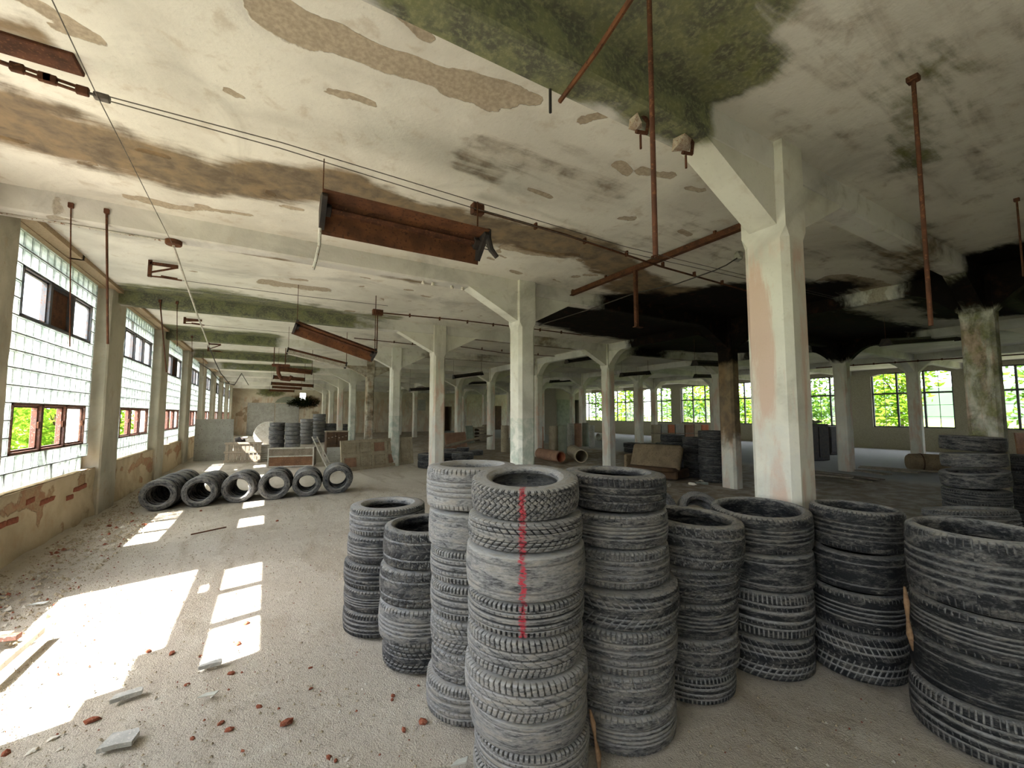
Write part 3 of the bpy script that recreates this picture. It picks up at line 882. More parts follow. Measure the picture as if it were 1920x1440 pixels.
# ------------------------------------------------------------------ tyres
def tyre_mesh(name, pat, rim=.6, nseg=432, nv=31, worn=1.0, sag=0.0):
    """unit tyre: outer radius 1, width 2 (z -1..1), axis z; each instance is scaled to its size. groove attribute marks the tread cuts"""
    R = 1.0; sh = .94; TW = .85
    side = [(rim + .0, .62), (rim + .02, .8), (rim + .06, .9), (rim + (sh - rim) * .35, .985), (rim + (sh - rim) * .62, .985), (rim + (sh - rim) * .85, .95), (sh + .015, .915), (.972, .87)]
    if rim > .68: side = [(rim, .7), (rim + .015, .88), (rim + .05, .97), (rim + (sh - rim) * .5, 1.0), (rim + (sh - rim) * .85, .965), (sh + .02, .925), (.974, .87)]
    tread = [(0.98 + .02 * (1 - (v * v)) , v * TW, v) for v in np.linspace(1, -1, nv)]
    inner = [(rim + .03, -.52), (rim + .12, -.72), (.9, -.66), (.935, 0), (.9, .66), (rim + .12, .72), (rim + .03, .52)]
    prof = [(r, z, None) for r, z in side] + [(r, z, v) for r, z, v in tread] + [(r, -z, None) for r, z in side[::-1]] + [(r, z, None) for r, z in inner]
    k = len(prof)
    th = np.arange(nseg) * 2 * PI / nseg
    V = np.zeros((nseg, k, 3)); Gv = np.zeros((nseg, k))
    for j, (r, z, v) in enumerate(prof):
        g = np.zeros(nseg)
        if v is not None: g = pat(th, v)
        elif .86 <= abs(z) <= .93 and r > .94: g = pat(th, math.copysign(1.0, z)) * .9
        rr = r - g * .03 * worn
        V[:, j, 0] = rr * np.cos(th); V[:, j, 1] = rr * np.sin(th); V[:, j, 2] = z
        if abs(z) < .7 and v is None: g = g + 0
        Gv[:, j] = g
    I = np.arange(nseg * k).reshape(nseg, k); J = np.roll(I, -1, axis=0)
    Q = np.stack([I, J, np.roll(J, -1, axis=1), np.roll(I, -1, axis=1)], -1).reshape(-1, 4)
    me = bpy.data.meshes.new(name)
    me.vertices.add(nseg * k); me.vertices.foreach_set('co', V.astype(np.float32).ravel())
    me.loops.add(Q.size); me.loops.foreach_set('vertex_index', Q.astype(np.int32).ravel())
    me.polygons.add(len(Q)); me.polygons.foreach_set('loop_start', np.arange(0, Q.size, 4, dtype=np.int32))
    me.update(calc_edges=True)
    me.polygons.foreach_set('use_smooth', [True] * len(Q))
    me.set_sharp_from_angle(angle=math.radians(50))
    at = me.attributes.new('groove', 'FLOAT', 'POINT'); at.data.foreach_set('value', Gv.astype(np.float32).ravel())
    me.materials.append(M['tyre'])
    return me
def fr(x): return x - np.floor(x)
def cut(x, w): return (fr(x) < w).astype(float)
def pat_winter(th, v):
    u = th / (2 * PI)
    g = np.maximum(cut(u * 54 + abs(v) * 2.2, .17), cut(u * 54 - abs(v) * 2.6 + .5, .15) * (abs(v) > .12))
    return np.maximum(g, (abs(abs(v) - .1) < .03) * 1.0)
def pat_vblock(th, v):
    u = th / (2 * PI); a = abs(v)
    g = cut(u * 48 + a * 1.5, .16) * (a > .1)
    return np.maximum(g, ((abs(a - .34) < .035) | (abs(a - .66) < .03)) * 1.0)
def pat_rib(th, v):
    u = th / (2 * PI); a = abs(v)
    g = cut(u * 72, .2) * (a > .72)
    g = np.maximum(g, cut(u * 60 + v * .8, .12) * ((a > .28) & (a < .5)) * .6)
    return np.maximum(g, ((abs(a - .24) < .045) | (abs(a - .62) < .045)) * 1.0)
def pat_ribs(th, v):
    u = th / (2 * PI); a = abs(v)
    g = cut(u * 64 + .3 * v, .18) * (a > .8)
    return np.maximum(g, ((abs(a - .16) < .03) | (abs(a - .42) < .03) | (abs(a - .7) < .03)) * 1.0)
def pat_swoop(th, v):
    u = th / (2 * PI); a = abs(v)
    g = cut(u * 36 + a ** 1.6 * 2.4, .12) * (a > .14)
    g = np.maximum(g, cut(u * 36 + .5 + a * .6, .12) * (a > .68))
    return np.maximum(g, ((abs(a - .1) < .03) | (abs(a - .52) < .03)) * 1.0)
def pat_city(th, v):
    u = th / (2 * PI); a = abs(v)
    g = cut(u * 66 + v * .5, .22) * (v > .52)
    g = np.maximum(g, cut(u * 66 - v, .16) * (v < -.5))
    g = np.maximum(g, cut(u * 33 + v * 2, .1) * (a < .45) * .7)
    return np.maximum(g, ((abs(v - .48) < .035) | (abs(v) < .03) | (abs(v + .46) < .035)) * 1.0)
def pat_bald(th, v):
    a = abs(v)
    return ((abs(a - .3) < .03) | (abs(a - .66) < .03)) * 1.0 + 0 * th
TY = {'winter': tyre_mesh('tyre_winter', pat_winter), 'vblock': tyre_mesh('tyre_vblock', pat_vblock), 'rib': tyre_mesh('tyre_rib', pat_rib),
      'ribs': tyre_mesh('tyre_ribs', pat_ribs, .77), 'swoop': tyre_mesh('tyre_swoop', pat_swoop, .73), 'city': tyre_mesh('tyre_city', pat_city),
      'bald': tyre_mesh('tyre_bald', pat_bald, .68, 96, 31, .5), 'ribs_n': tyre_mesh('tyre_ribs_narrow', pat_ribs, .6), 'rib_w': tyre_mesh('tyre_rib_wide', pat_rib, .77),
      'far': tyre_mesh('tyre_far', pat_rib, .6, 144, 15), 'far_ribs': tyre_mesh('tyre_far_ribs', pat_ribs, .62, 144, 25)}
def tyre(mesh, r, w, loc, rot=(0, 0, 0), dust=.4, groove=.1, red=0.0, label='', group=None):
    o = share('car_tyre', TY[mesh], None, loc, rot, (r, r, w / 2))
    o.color = (dust, groove, red, 1)
    tag(o, label, 'tyre', group)
    return o
NTH = ['first', 'second', 'third', 'fourth', 'fifth', 'sixth', 'seventh', 'eighth']
ORD = ['top', 'second', 'third', 'fourth', 'fifth', 'sixth', 'seventh', 'eighth', 'ninth']
def azim(x, y):
    r = ray(x, y); return math.atan2(r[0], r[1])
def stack(name, floor_px, rows, y_top, group, sunk=0.0, redrot=0.0):
    """floor_px: (xl, xr, y) outline of the lowest tyre and the pixel row where its front meets the floor;
    rows from the top: (xl, xr, y of the lower front edge, mesh, dust, groove dust, red, look)"""
    xl, xr, yf = floor_px
    cx = (xl + xr) / 2
    pf = on_z(cx, yf, 0)[:2]; df = float(np.hypot(*pf))
    al = (azim(xr, yf - 40) - azim(xl, yf - 40)) / 2
    r0 = df * math.sin(al) / (1 - math.sin(al)); dist = df + r0
    n = len(rows); ztop = None
    zt = []
    for i, row in enumerate([(rows[0][0], rows[0][1], y_top)] + [q[:3] for q in rows]):
        a, b, yb = row
        c = (a + b) / 2; al = (azim(b, yb - 20) - azim(a, yb - 20)) / 2
        r = dist * math.sin(al); rv = ray(c, yb); hz = math.hypot(rv[0], rv[1])
        z = H + rv[2] / hz * (dist - r)
        zt.append((max(z, 0) if i < n else 0.0, r, c, yb))
    for i in range(n):
        z1, z0 = zt[i][0], zt[i + 1][0]
        if i == 0: z1 += .022
        _, r, c, yb = zt[i + 1]
        az = azim(c, yb - 20)
        mesh, dust, gr, red, look = rows[i][3:8]
        tilt = rows[i][8] if len(rows[i]) > 8 else (random.uniform(-.005, .005), random.uniform(-.005, .005))
        turn = (-az - PI / 2 + redrot) if red else random.uniform(0, 6.28)
        pos = (math.sin(az) * dist, math.cos(az) * dist, (z0 + z1) / 2 + max(abs(tilt[0]), abs(tilt[1])) * r * .75 * (i == 0))
        where = ('%s of the %s' % (ORD[i] if i else 'topmost', name)) if i < n - 1 else ('lowest of the %s' % name)
        e = Euler((tilt[0], tilt[1], 0)).to_matrix() @ Matrix.Rotation(turn, 3, 'Z')
        tyre(mesh, r, (z1 - z0) - .005, pos, e.to_euler(), dust, gr, red, '%s tyre, %s' % (look, where), group)
    return dist, r0

stack('tall stack streaked with red paint', (886, 1104, 1536), [
    (883, 1086, 980, 'winter', .42, .0, 1, 'dusty grey winter', (.1, -.065)), (877, 1093, 1042, 'vblock', .42, .0, 1, 'dusty block-tread'),
    (873, 1098, 1138, 'bald', .5, .3, 1, 'worn smooth wide'), (876, 1096, 1204, 'rib', .42, .0, 1, 'dusty ribbed'),
    (875, 1094, 1281, 'city', .5, .05, 0, 'pale dusty'), (870, 1103, 1366, 'city', .55, .2, 0, 'widest pale dusty'),
    (880, 1102, 1424, 'bald', .5, .4, 0, 'smooth chalky'), (888, 1106, 1482, 'rib', .5, .1, 0, 'dust-caked'), (886, 1104, 1536, 'rib', .5, .1, 0, 'dust-caked')],
    925, 'tall stack streaked with red paint', redrot=-.05)
stack('tall unpainted stack touching the red-streaked one', (1050, 1268, 1424), [
    (1054, 1248, 967, 'city', .16, .25, 0, 'grimy dark', (.01, .02)), (1052, 1251, 1035, 'ribs_n', .3, .45, 0, 'worn grey'),
    (1056, 1254, 1111, 'rib', .3, .4, 0, 'scuffed'), (1052, 1272, 1190, 'vblock', .2, .6, 0, 'widest mud-splashed'),
    (1052, 1269, 1275, 'rib', .36, .3, 0, 'streaky ribbed'), (1050, 1264, 1347, 'swoop', .36, .6, 0, 'curved-groove'),
    (1050, 1268, 1424, 'ribs', .38, .6, 0, 'dusty wide')], 905, 'tall unpainted stack touching the red-streaked one')
stack('pale stack behind the red-streaked one', (800, 970, 1376), [
    (799, 972, 967, 'ribs_n', .55, .5, 0, 'chalky'), (803, 968, 1041, 'bald', .5, .4, 0, 'worn chalky'), (806, 966, 1106, 'rib', .48, .1, 0, 'dusty'),
    (806, 968, 1176, 'rib', .45, .1, 0, 'ribbed grey'), (806, 966, 1240, 'vblock', .45, .3, 0, 'slanted-groove'), (808, 968, 1296, 'swoop', .42, .5, 0, 'bluish grey'),
    (798, 972, 1376, 'rib', .5, .5, 0, 'dust-filled')], 888, 'pale stack behind the red-streaked one')
stack('four-tyre stack with a blue-grey tyre', (715, 872, 1270), [
    (719, 884, 1074, 'swoop', .14, .7, 0, 'dark low-profile'), (712, 880, 1146, 'swoop', .24, .5, 0, 'directional-tread'),
    (710, 880, 1220, 'ribs', .42, .5, 0, 'blue-grey faded'), (717, 872, 1270, 'vblock', .24, .1, 0, 'narrower dark')], 1007, 'low four-tyre stack by the window aisle')
stack('five-tyre stack standing alone by the window aisle', (643, 788, 1201), [
    (656, 798, 1010, 'rib', .34, .3, 0, 'dusty'), (652, 794, 1062, 'ribs_n', .2, .4, 1, 'red-scribbled dark'), (645, 790, 1110, 'rib', .12, .3, 0, 'black ribbed'),
    (645, 788, 1153, 'ribs_n', .16, .3, 0, 'plain dark'), (643, 788, 1201, 'rib', .1, .55, 0, 'white-grooved black')], 962, 'five-tyre stack by the window aisle', redrot=.45)
stack('five-tyre stack between the tall pair and the pink column', (1196, 1380, 1331), [
    (1198, 1396, 1078, 'swoop', .2, .5, 0, 'brown-dusted', (.04, .03)), (1196, 1386, 1140, 'vblock', .18, .3, 0, 'knobbly dark'), (1196, 1384, 1208, 'ribs_n', .2, .3, 0, 'scuffed dark'),
    (1194, 1386, 1278, 'swoop', .24, .6, 0, 'arrow-tread'), (1196, 1380, 1331, 'rib', .14, .8, 0, 'white-lined')], 1000, 'five-tyre stack between the tall pair and the pink column')
stack('stack in front of the pink column', (1332, 1528, 1283), [
    (1328, 1524, 1044, 'ribs', .16, .3, 0, 'low-profile mud-rimmed', (.03, -.05)), (1332, 1527, 1117, 'bald', .2, .6, 0, 'smooth dark'),
    (1332, 1527, 1204, 'rib_w', .14, .8, 0, 'white-ringed'), (1332, 1528, 1283, 'vblock', .12, .85, 0, 'white-grooved')], 978, 'stack in front of the pink column')
stack('dark four-tyre stack next to the pink column', (1512, 1706, 1291), [
    (1513, 1700, 1046, 'ribs', .14, .25, 0, 'limescale-streaked', (0, .03)), (1513, 1702, 1120, 'bald', .1, .5, 0, 'smooth black'),
    (1513, 1704, 1196, 'ribs', .08, .7, 0, 'fine-ribbed black'), (1512, 1706, 1291, 'vblock', .1, .9, 0, 'white-hatched')], 972, 'dark four-tyre stack next to the pink column')
stack('stack of big tyres in the corner', (1700, 2010, 1440), [
    (1690, 2000, 1160, 'ribs', .2, .5, 0, 'wide chalk-splashed'), (1697, 2004, 1246, 'ribs', .12, .6, 0, 'fine-ribbed wide'),
    (1700, 2008, 1340, 'bald', .08, .5, 0, 'smooth wide'), (1700, 2010, 1440, 'rib_w', .14, .8, 0, 'white-lined wide')], 1020, 'stack of big tyres in the corner')

# untidy stack behind the big one, and its dark neighbours
def floor_tyre(px, r, w, dz, mesh, rot, dust, gr, label, group=None):
    p = on_z(px[0], px[1], 0)
    return tyre(mesh, r, w, (p[0], p[1], dz), rot, dust, gr, 0, label, group)
gp = 'slumped stack beside the second column row'
for i, (dx, dy, z, r, w, tx, ty, d, look) in enumerate([
        (.0, .0, .1, .32, .2, 0, 0, .14, 'lowest tyre of the slumped stack'), (-.02, .02, .3, .33, .2, .0, .0, .2, 'second lowest tyre of the slumped stack'),
        (-.08, -.03, .56, .34, .2, .1, .12, .3, 'chalk-smeared tilted tyre on the slumped stack')]):
    b = on_z(1822, 1075, 0)
    tyre('rib', r, w, (b[0] + dx, b[1] + dy, z), (tx, ty, i), d, .3, 0, 'dark ' + look + ' in the corner' if i < 2 else look, gp)
b = on_z(1835, 1000, 0)
for i, (z, r, w, tx, ty, d, look) in enumerate([(.1, .33, .2, 0, 0, .1, 'lowest'), (.3, .33, .2, 0, 0, .12, 'second'), (.5, .33, .2, 0, 0, .14, 'third'),
                                              (.74, .34, .2, .05, .1, .3, 'fourth, buckled'), (.98, .32, .19, .03, -.06, .34, 'fifth, pale-rimmed'), (1.2, .32, .2, -.02, .04, .2, 'uppermost')]):
    tyre('bald' if i > 2 else 'rib', r, w, (b[0], b[1], z), (tx, ty, i), d, .3, 0, 'dark tyre, %s from the floor in the leaning heap by the mossy column' % look, 'leaning heap by the mossy column')
b = on_z(1925, 985, 0)
for i in range(5):
    tyre('rib', .33, .2, (b[0], b[1], .1 + .2 * i), (0, 0, i * 1.3), .08, .2, 0, 'black tyre, %s from the floor in the shaded stack behind the leaning heap' % NTH[i], 'shaded stack behind the leaning heap')
# pair lying behind the tall unpainted stack
p = on_z(1272, 1010, 0)
tyre('ribs_n', .31, .2, (p[0] - .12, p[1] + .3, .3), (PI / 2 - .25, .15, -.7), .3, .3, 0, 'ribbed tyre propped on edge behind the tall unpainted stack', 'loose tyres behind the tall stacks')
tyre('ribs_n', .31, .2, (p[0] + .42, p[1] - .02, .26), (PI / 2 - .75, .2, -.6), .34, .3, 0, 'ribbed tyre slumped flat behind the tall unpainted stack', 'loose tyres behind the tall stacks')

def settle(groups):
    """flat stacks that touch are slid back along their line of sight until they stand clear"""
    G_ = {}
    for o in C.objects:
        if o.name.startswith('car_tyre') and o.get('group') in groups: G_.setdefault(o['group'], []).append(o)
    L_ = []
    for g_, os_ in G_.items(): L_.append([os_, math.hypot(sum(o.location.x for o in os_) / len(os_), sum(o.location.y for o in os_) / len(os_))])
    L_.sort(key=lambda q: q[1]); done = []
    def clash(A, B):
        for a in A:
            for b in B:
                if abs(a.location.z - b.location.z) < (a.scale.z + b.scale.z) * .98 and math.hypot(a.location.x - b.location.x, a.location.y - b.location.y) < a.scale.x + b.scale.x + .004: return True
        return False
    for os_, d in L_:
        k = 0
        while any(clash(os_, B) for B in done) and k < 120:
            for o in os_:
                h = math.hypot(o.location.x, o.location.y); o.location.x *= 1 + .008 / h; o.location.y *= 1 + .008 / h
            k += 1
        done.append(os_)
STACKS = sorted({o['group'] for o in C.objects if o.name.startswith('car_tyre')} - {'loose tyres behind the tall stacks'})
settle(STACKS)

# dried foam squeezed between the stacks
def foam(label, pts, dist, r):
    P = []
    for x, y in pts:
        rv = ray(x, y); P.append(Vector(EYE + rv / math.hypot(rv[0], rv[1]) * dist))
    o = MB().tube([p - P[-1] for p in P], [r * k for k in (.4, 1, .5, 1.1, .5)][:len(P)], 8).build('foam_strip', M['foam'], None, smooth=True)
    o.location = P[-1]; tag(o, label, 'foam')
foam('tan dried foam strip wedged beside the stack of big tyres', ((1696, 1100), (1700, 1130), (1702, 1160), (1706, 1190), (1713, 1220)), 3.14, .014)
foam('tan dried foam strip between the two tallest stacks', ((1106, 1330), (1112, 1355), (1116, 1385), (1122, 1415), (1124, 1452)), 2.03, .012)

# six tunnels of upright tyres along the window aisle
rows = [(295, 957, 7), (375, 950, 5), (447, 942, 4), (510, 937, 4), (572, 931, 3), (640, 924, 3)]
ro = ['nearest the windows', 'second from the windows', 'third from the windows', 'fourth from the windows', 'fifth from the windows', 'farthest from the windows']
for j, (px, py, n) in enumerate(rows):
    p = on_z(px, py, 0)
    y = p[1]; x = (-1.53, -.97, -.41, .15, .71, 1.285)[j]; lean = random.uniform(.0, .05); turn_ = random.uniform(-.04, .04)
    for i in range(n):
        w = .2 + .02 * ((i * 7 + j * 3) % 3 - 1); r = .256 + .004 * ((i * 5 + j) % 4) + (.006 if (j, i) in ((1, 3), (4, 2), (3, 3)) else 0) + (.02 if j == 5 else 0)
        yc = y + w / 2
        y += w + .004
        o = tyre('far_ribs', r, w, (x + random.uniform(-.008, .008) + .03 * i, yc, r - .012), (Matrix.Rotation(turn_, 3, 'Z') @ Matrix.Rotation(PI / 2 + lean, 3, 'X') @ Matrix.Rotation(random.uniform(0, 6), 3, 'Z')).to_euler(), .34 if i == 0 else .22, .3, 0,
             ('front tyre' if i == 0 else ('hindmost tyre' if i == n - 1 else '%s tyre' % NTH[i])) + ' of the upright tyre row ' + ro[j], 'rows of upright tyres beside the window wall')

# ------------------------------------------------------------------ rusty strip lights and their hangers
def rod(name, a, b, r, mat, parent=None, n=8): return MB().tube([a, b], r, n).build(name, mat, parent, sharp=.9)
def strip_light(px_a, px_b, Y, width, label, state='rust', hang=3.7, both_caps=True, dangling=False, droop=0.0, tilt=0.0):
    """px_a, px_b: the two ends of the spine; the reflector opens downwards"""
    A = Vector(on_y(*px_a, Y)); B = Vector(on_y(*px_b, Y))
    d = (B - A); L = d.length; d.normalize()
    side = Vector((0, 0, 1)).cross(d).normalized(); up = d.cross(side)
    M4 = Matrix((( d.x, side.x, up.x, A.x), (d.y, side.y, up.y, A.y), (d.z, side.z, up.z, A.z), (0, 0, 0, 1))) @ Matrix.Rotation(tilt, 4, 'X')
    root = empty('strip_light', A)
    tag(root, label, 'lamp', 'hanging strip lights')
    inv = Matrix.Translation(-A)
    def part(mb, name, mat, **k):
        mb.v = [tuple(inv @ (M4 @ Vector(v))) for v in mb.v]; return mb.build(name, mat, root, **k)
    w = width / 2; t = .004
    # reflector: a folded sheet, trapezoid section, open below
    sec = [(-w, -.085), (-w + .02, -.075), (-.05, .0), (.05, .0), (w - .02, -.075), (w, -.085)]
    mb = MB(); n = 10
    for i in range(n + 1):
        x = L * i / n
        for (a, b) in sec: mb.v.append((x, a, b + random.uniform(-.002, .002)))
        for (a, b) in sec: mb.v.append((x, a, b + t))
    k = len(sec) * 2
    for i in range(n):
        for q in range(len(sec) - 1):
            a = i * k + q
            mb.f.append((a, a + 1, a + 1 + k, a + k)); mb.m.append(0)
            a += len(sec)
            mb.f.append((a, a + k, a + 1 + k, a + 1)); mb.m.append(0)
    part(mb, 'reflector', M[{'rust': 'rust_bright', 'dark': 'dark_iron'}.get(state, 'white_enamel')])
    part(MB().cbox(0, L, -.05, .05, 0, .055, .006), 'ballast_box', M['dark_iron'] if state == 'dark' else M['rust'])
    part(MB().cbox(.03, L - .03, -.018, .018, -.028, -.002, .004), 'tube_rail', M['rust'])
    for x in ([0, L] if both_caps else [0]):
        s = 1 if x == 0 else -1
        e = MB().prism([(-w * .75, -.1), (w * .75, -.1), (w * .8, -.06), (.06, .06), (-.06, .06), (-w * .8, -.06)], 0, .035 * s, Matrix(((0, 0, 1, x), (1, 0, 0, 0), (0, 1, 0, 0), (0, 0, 0, 1))))
        c = part(e, 'end_cap', M['dark_iron'])
        part(MB().cbox(x + .035 * s, x + .075 * s, -.04, .04, -.06, -.005, .006), 'lamp_holder', M['dark_iron']).parent = c
    for x in (.02, L - .02):
        p = M4 @ Vector((x, 0, .05))
        if hang - p.z > .05:
            rod('hanger', Vector(p) - A, Vector((p.x, p.y, hang)) - A, .007 if x > .1 else .004, M['rust'], root, 6)
    if dangling:
        a = Vector(on_y(600, 428, 3.12))
        pts = [a - A, a - A + Vector((.0, .0, -.12)), a - A + Vector((-.02, 0, -.24)), a - A + Vector((-.035, 0, -.3))]
        MB().tube(pts, .011, 6).build('loose_cable', M['white_enamel'], root)
        b = M4 @ Vector((L + .01, -w * .5, -.08))
        pts = [b - A + Vector((0, 0, .08)), b - A, b - A + Vector((.03, 0, -.09)), b - A + Vector((.09, 0, -.15))]
        MB().tube(pts, [.03, .03, .026, .02], 8).build('torn_boot', M['dark_iron'], root)
        pts = [M4 @ Vector((L - .02, .05, .02)) - A, M4 @ Vector((L + .08, .03, -.04)) - A, M4 @ Vector((L + .06, 0, -.13)) - A, M4 @ Vector((L + .0, -.03, -.1)) - A]
        MB().tube(pts, .004, 5).build('loose_wire', M['cable'], root)
    return root
strip_light((600, 388), (902, 456), 3.3, .34, 'largest rusty strip light with a loose white cable end', dangling=True, hang=3.52, tilt=-.75)
strip_light((553, 608), (704, 663), 7.5, .3, 'tilted rusty strip light hanging with one end dropped', hang=3.7, tilt=-.55)
strip_light((538, 656), (650, 684), 11.3, .26, 'strip light with a half rusted half white reflector', 'white', hang=3.7)
for (a, b, Y, lab) in (((520, 690), (586, 697), 15.1, 'brown strip light beside the rusted iron bracket'), ((512, 706), (572, 711), 19.0, 'brown strip light hanging just below the iron bracket'),
                       ((508, 718), (588, 723), 23.0, 'thin brown strip light, first of three before the end wall'), ((510, 725), (566, 728), 27.0, 'thin brown strip light, second of three before the end wall'),
                       ((505, 731), (552, 733), 31.0, 'thin brown strip light, last before the end wall')):
    strip_light(a, b, Y, .24, lab, hang=3.7)
for (a, b, Y, lab) in (((1062, 676), (1154, 664), 11.4, 'dark strip light with a shiny bare end'), ((1165, 702), (1216, 698), 11.4, 'dark strip light below the sooty ceiling'),
                       ((1302, 679), (1362, 681), 7.5, 'dark strip light hanging crooked by the blackened column'), ((1304, 704), (1348, 705), 11.4, 'dark strip light near the paned windows'),
                       ((1032, 715), (1078, 712), 19.0, 'dark strip light in front of the bricked-up opening'), ((850, 706), (904, 699), 15.2, 'dark strip light between the pale columns'),
                       ((768, 730), (806, 728), 19.0, 'dark strip light deep in the hall'), ((880, 718), (926, 716), 23.0, 'dark strip light over the scattered boards'),
                       ((1660, 640), (1800, 632), 3.7, 'broken strip light with torn wires over the second aisle'), ((1790, 668), (1838, 664), 4.6, 'black strip light behind the mossy column')):
    strip_light(a, b, Y, .3, lab, 'dark', hang=3.7)

# iron bracket with pipes near the cluster of far lamps
b = Vector(on_y(514, 670, 13.4)); t = tag(empty('iron_bracket', b), 'rusted iron pipe bracket hung from the ceiling', 'bracket')
mb = MB(); mb.tube([(0, 0, .5), (0, 0, -.25)], .012, 6); mb.tube([(.28, 0, .5), (.28, 0, -.2)], .012, 6); mb.build('hanger', M['rust'], t)
mb = MB(); mb.cbox(-.05, .4, -.05, .05, -.26, -.18, .01); mb.tube([(.1, 0, -.2), (.12, 0, -.45), (.2, 0, -.6), (.4, 0, -.62), (.45, 0, -.5)], .05, 8); mb.build('pipe_elbow', M['rust'], t)

# hanging drop rods (lamp stems that lost their lamps)
def drop_rod(px_top, px_bot, Z, r, mat, label, hook=True):
    a = Vector(on_z(*px_top, Z))
    k = math.hypot(a.x, a.y); rv = ray(*px_bot); zb = H + rv[2] / math.hypot(rv[0], rv[1]) * k
    root = tag(empty('drop_rod', (a.x, a.y, zb)), label, 'rod', 'bare lamp stems hanging from the ceiling')
    h = Z - zb + .02
    MB().tube([(0, 0, 0), (0, 0, h)], r, 8).build('stem', mat, root, sharp=.9)
    if hook: MB().cbox(-r * 2.4, r * 2.4, -r * 2.4, r * 2.4, h - .05, h, r * .4).build('ceiling_plate', mat, root)
    return root
drop_rod((1216, -45), (1224, 480), CEIL, .012, M['rust'], 'straight rusty rod dangling before the rusty rail')
drop_rod((1712, 145), (1753, 610), CEIL, .012, M['rust'], 'slanting rusty rod dangling from a white ceiling patch')
drop_rod((1906, 372), (1906, 520), CEIL, .008, M['rust'], 'thin rod with an eye hanging over the second aisle')
for a, b, Y, lab in (((133, 386), (131, 650), 5.49, 'thin rod hanging from the nearest beam face'), ((200, 397), (202, 645), 5.49, 'thicker rod hanging from the nearest beam face'),
                     ((300, 565), (312, 698), 9.33, 'slanting rod hanging from the mossy beam'), ((332, 568), (332, 650), 9.33, 'thin rod hanging from the mossy beam'),
                     ((360, 632), (360, 680), 13.17, 'short thin rod hanging from the third beam'), ((381, 640), (381, 705), 17.01, 'thin rod hanging far along the window aisle')):
    p = on_y(*a, Y); q = on_y(*b, Y)
    r = .006 if 'thin' in lab else .011
    root = tag(empty('drop_rod', q), lab, 'rod', 'bare lamp stems hanging from the beams')
    MB().tube([(0, 0, 0), Vector(p) - Vector(q) + Vector((0, .0, 0))], r, 6).build('stem', M['rust'], root)
    MB().cbox(p[0] - q[0] - .02, p[0] - q[0] + .02, -.015, .02, p[2] - q[2] - .02, p[2] - q[2] + .03, .004).build('eye_plate', M['rust'], root)

# rusty rail along the hall under the ceiling, with its post
a, b_ = Vector(on_z(1063, 556, 3.6)), Vector(on_z(1396, 428, 3.6))
t = tag(empty('rusty_rail', (4.36, 2.55, 3.6)), 'rusty iron rail running under the ceiling beside the pink column', 'rail')
mb = MB(); mb.box(-.035, .035, 0, 3.05, -.012, .0); mb.box(-.006, .006, 0, 3.05, -.0, .07); mb.build('rail', M['rust'], t)
for y in (.3, 1.2, 2.1, 2.9): MB().box(-.012, .012, y, y + .03, .05, .12).build('rail_clamp', M['rust'], t)
p = on_z(1190, 505, 3.6) ; q_ = H + ray(1190, 612)[2] / math.hypot(*ray(1190, 612)[:2]) * math.hypot(p[0], p[1])
mb = MB(); mb.box(-.022, .022, p[1] - 2.55 - .004, p[1] - 2.55 + .004, q_ - 3.6, 0); mb.box(-.022, -.016, p[1] - 2.55, p[1] - 2.55 + .04, q_ - 3.6, 0); mb.box(-.05, .09, p[1] - 2.57, p[1] - 2.51, q_ - 3.6 - .01, q_ - 3.6); mb.build('post', M['rust'], t)

# span wires with turnbuckles and wall brackets
def wire_run(label, pts, r=.0035, mat='wire', name='span_wire'):
    o = MB().tube(pts, r, 5).build(name, M[mat]); return tag(o, label, 'wire')
wa = [Vector(on_y(x, y, 3.72)) for x, y in ((188, 180), (520, 268), (890, 383))]
zc_ = wa[0].z
pts = [Vector((wa[0].x, 3.72, 3.5)), Vector((1.2, 3.72, 3.47)), Vector((3.6, 3.72, 3.5)), Vector((8.5, 3.72, 3.52))]
wire_run('upper of two parallel span wires above the largest strip light', [Vector(on_y(x, y, 3.34)) for x, y in ((188, 177), (530, 268), (890, 378), (1170, 462))] + [Vector((8.66, 3.34, 3.62))], .004)
wire_run('lower of two parallel span wires above the largest strip light', [Vector(on_y(x, y, 3.34)) for x, y in ((192, 186), (525, 278), (880, 388), (1160, 470))] + [Vector((8.66, 3.34, 3.59))], .004)
A0 = Vector(on_y(-60, 95, 3.34))
t = tag(empty('turnbuckle', A0), 'long rusty turnbuckle tensioning the doubled span wire', 'turnbuckle')
E0 = Vector(on_y(186, 181, 3.34)) - A0
mb = MB(); n1, n2 = E0 * .35, E0 * .86
off = Vector((0, 0, .014))
mb.tube([Vector((0, 0, 0)), n1], .012, 6)
mb.build('eye_bolt', M['rust'], t)
MB().cbox(-.03, .03, -.03, .03, -.04, CEIL - A0.z + .02, .005).build('arm', M['rust'], t)
mb = MB(); mb.tube([n1 + off, n2 + off], .009, 6); mb.tube([n1 - off, n2 - off], .009, 6)
for q in (.35, .56, .6, .86):
    c = E0 * q; mb.cbox(c.x - .03, c.x + .03, c.y - .014, c.y + .014, c.z - .026, c.z + .026, .005)
mb.build('body', M['rust'], t)
mb = MB(); mb.tube([n2, E0], .008, 6); mb.cbox(E0.x - .025, E0.x + .05, -.02, .02, E0.z - .02, E0.z + .02, .006); mb.build('wire_clamp', M['wire'], t)
A1 = Vector(on_z(-40, 70, CEIL)); pl = MB().cbox(-.3, .24, -.09, .09, -.02, .03, .006).build('anchor_plate', M['rust'])
pl.location = Vector(on_z(40, 88, CEIL - .01)); tag(pl, 'rusted steel plate set in the ceiling above the turnbuckle', 'plate')
wire_run('thin wire running down the hall from the ceiling to the round box', [Vector(on_z(60, -80, 3.5)), Vector(on_z(180, 175, 3.5)), Vector(on_y(322, 455, 5.49))], .003)
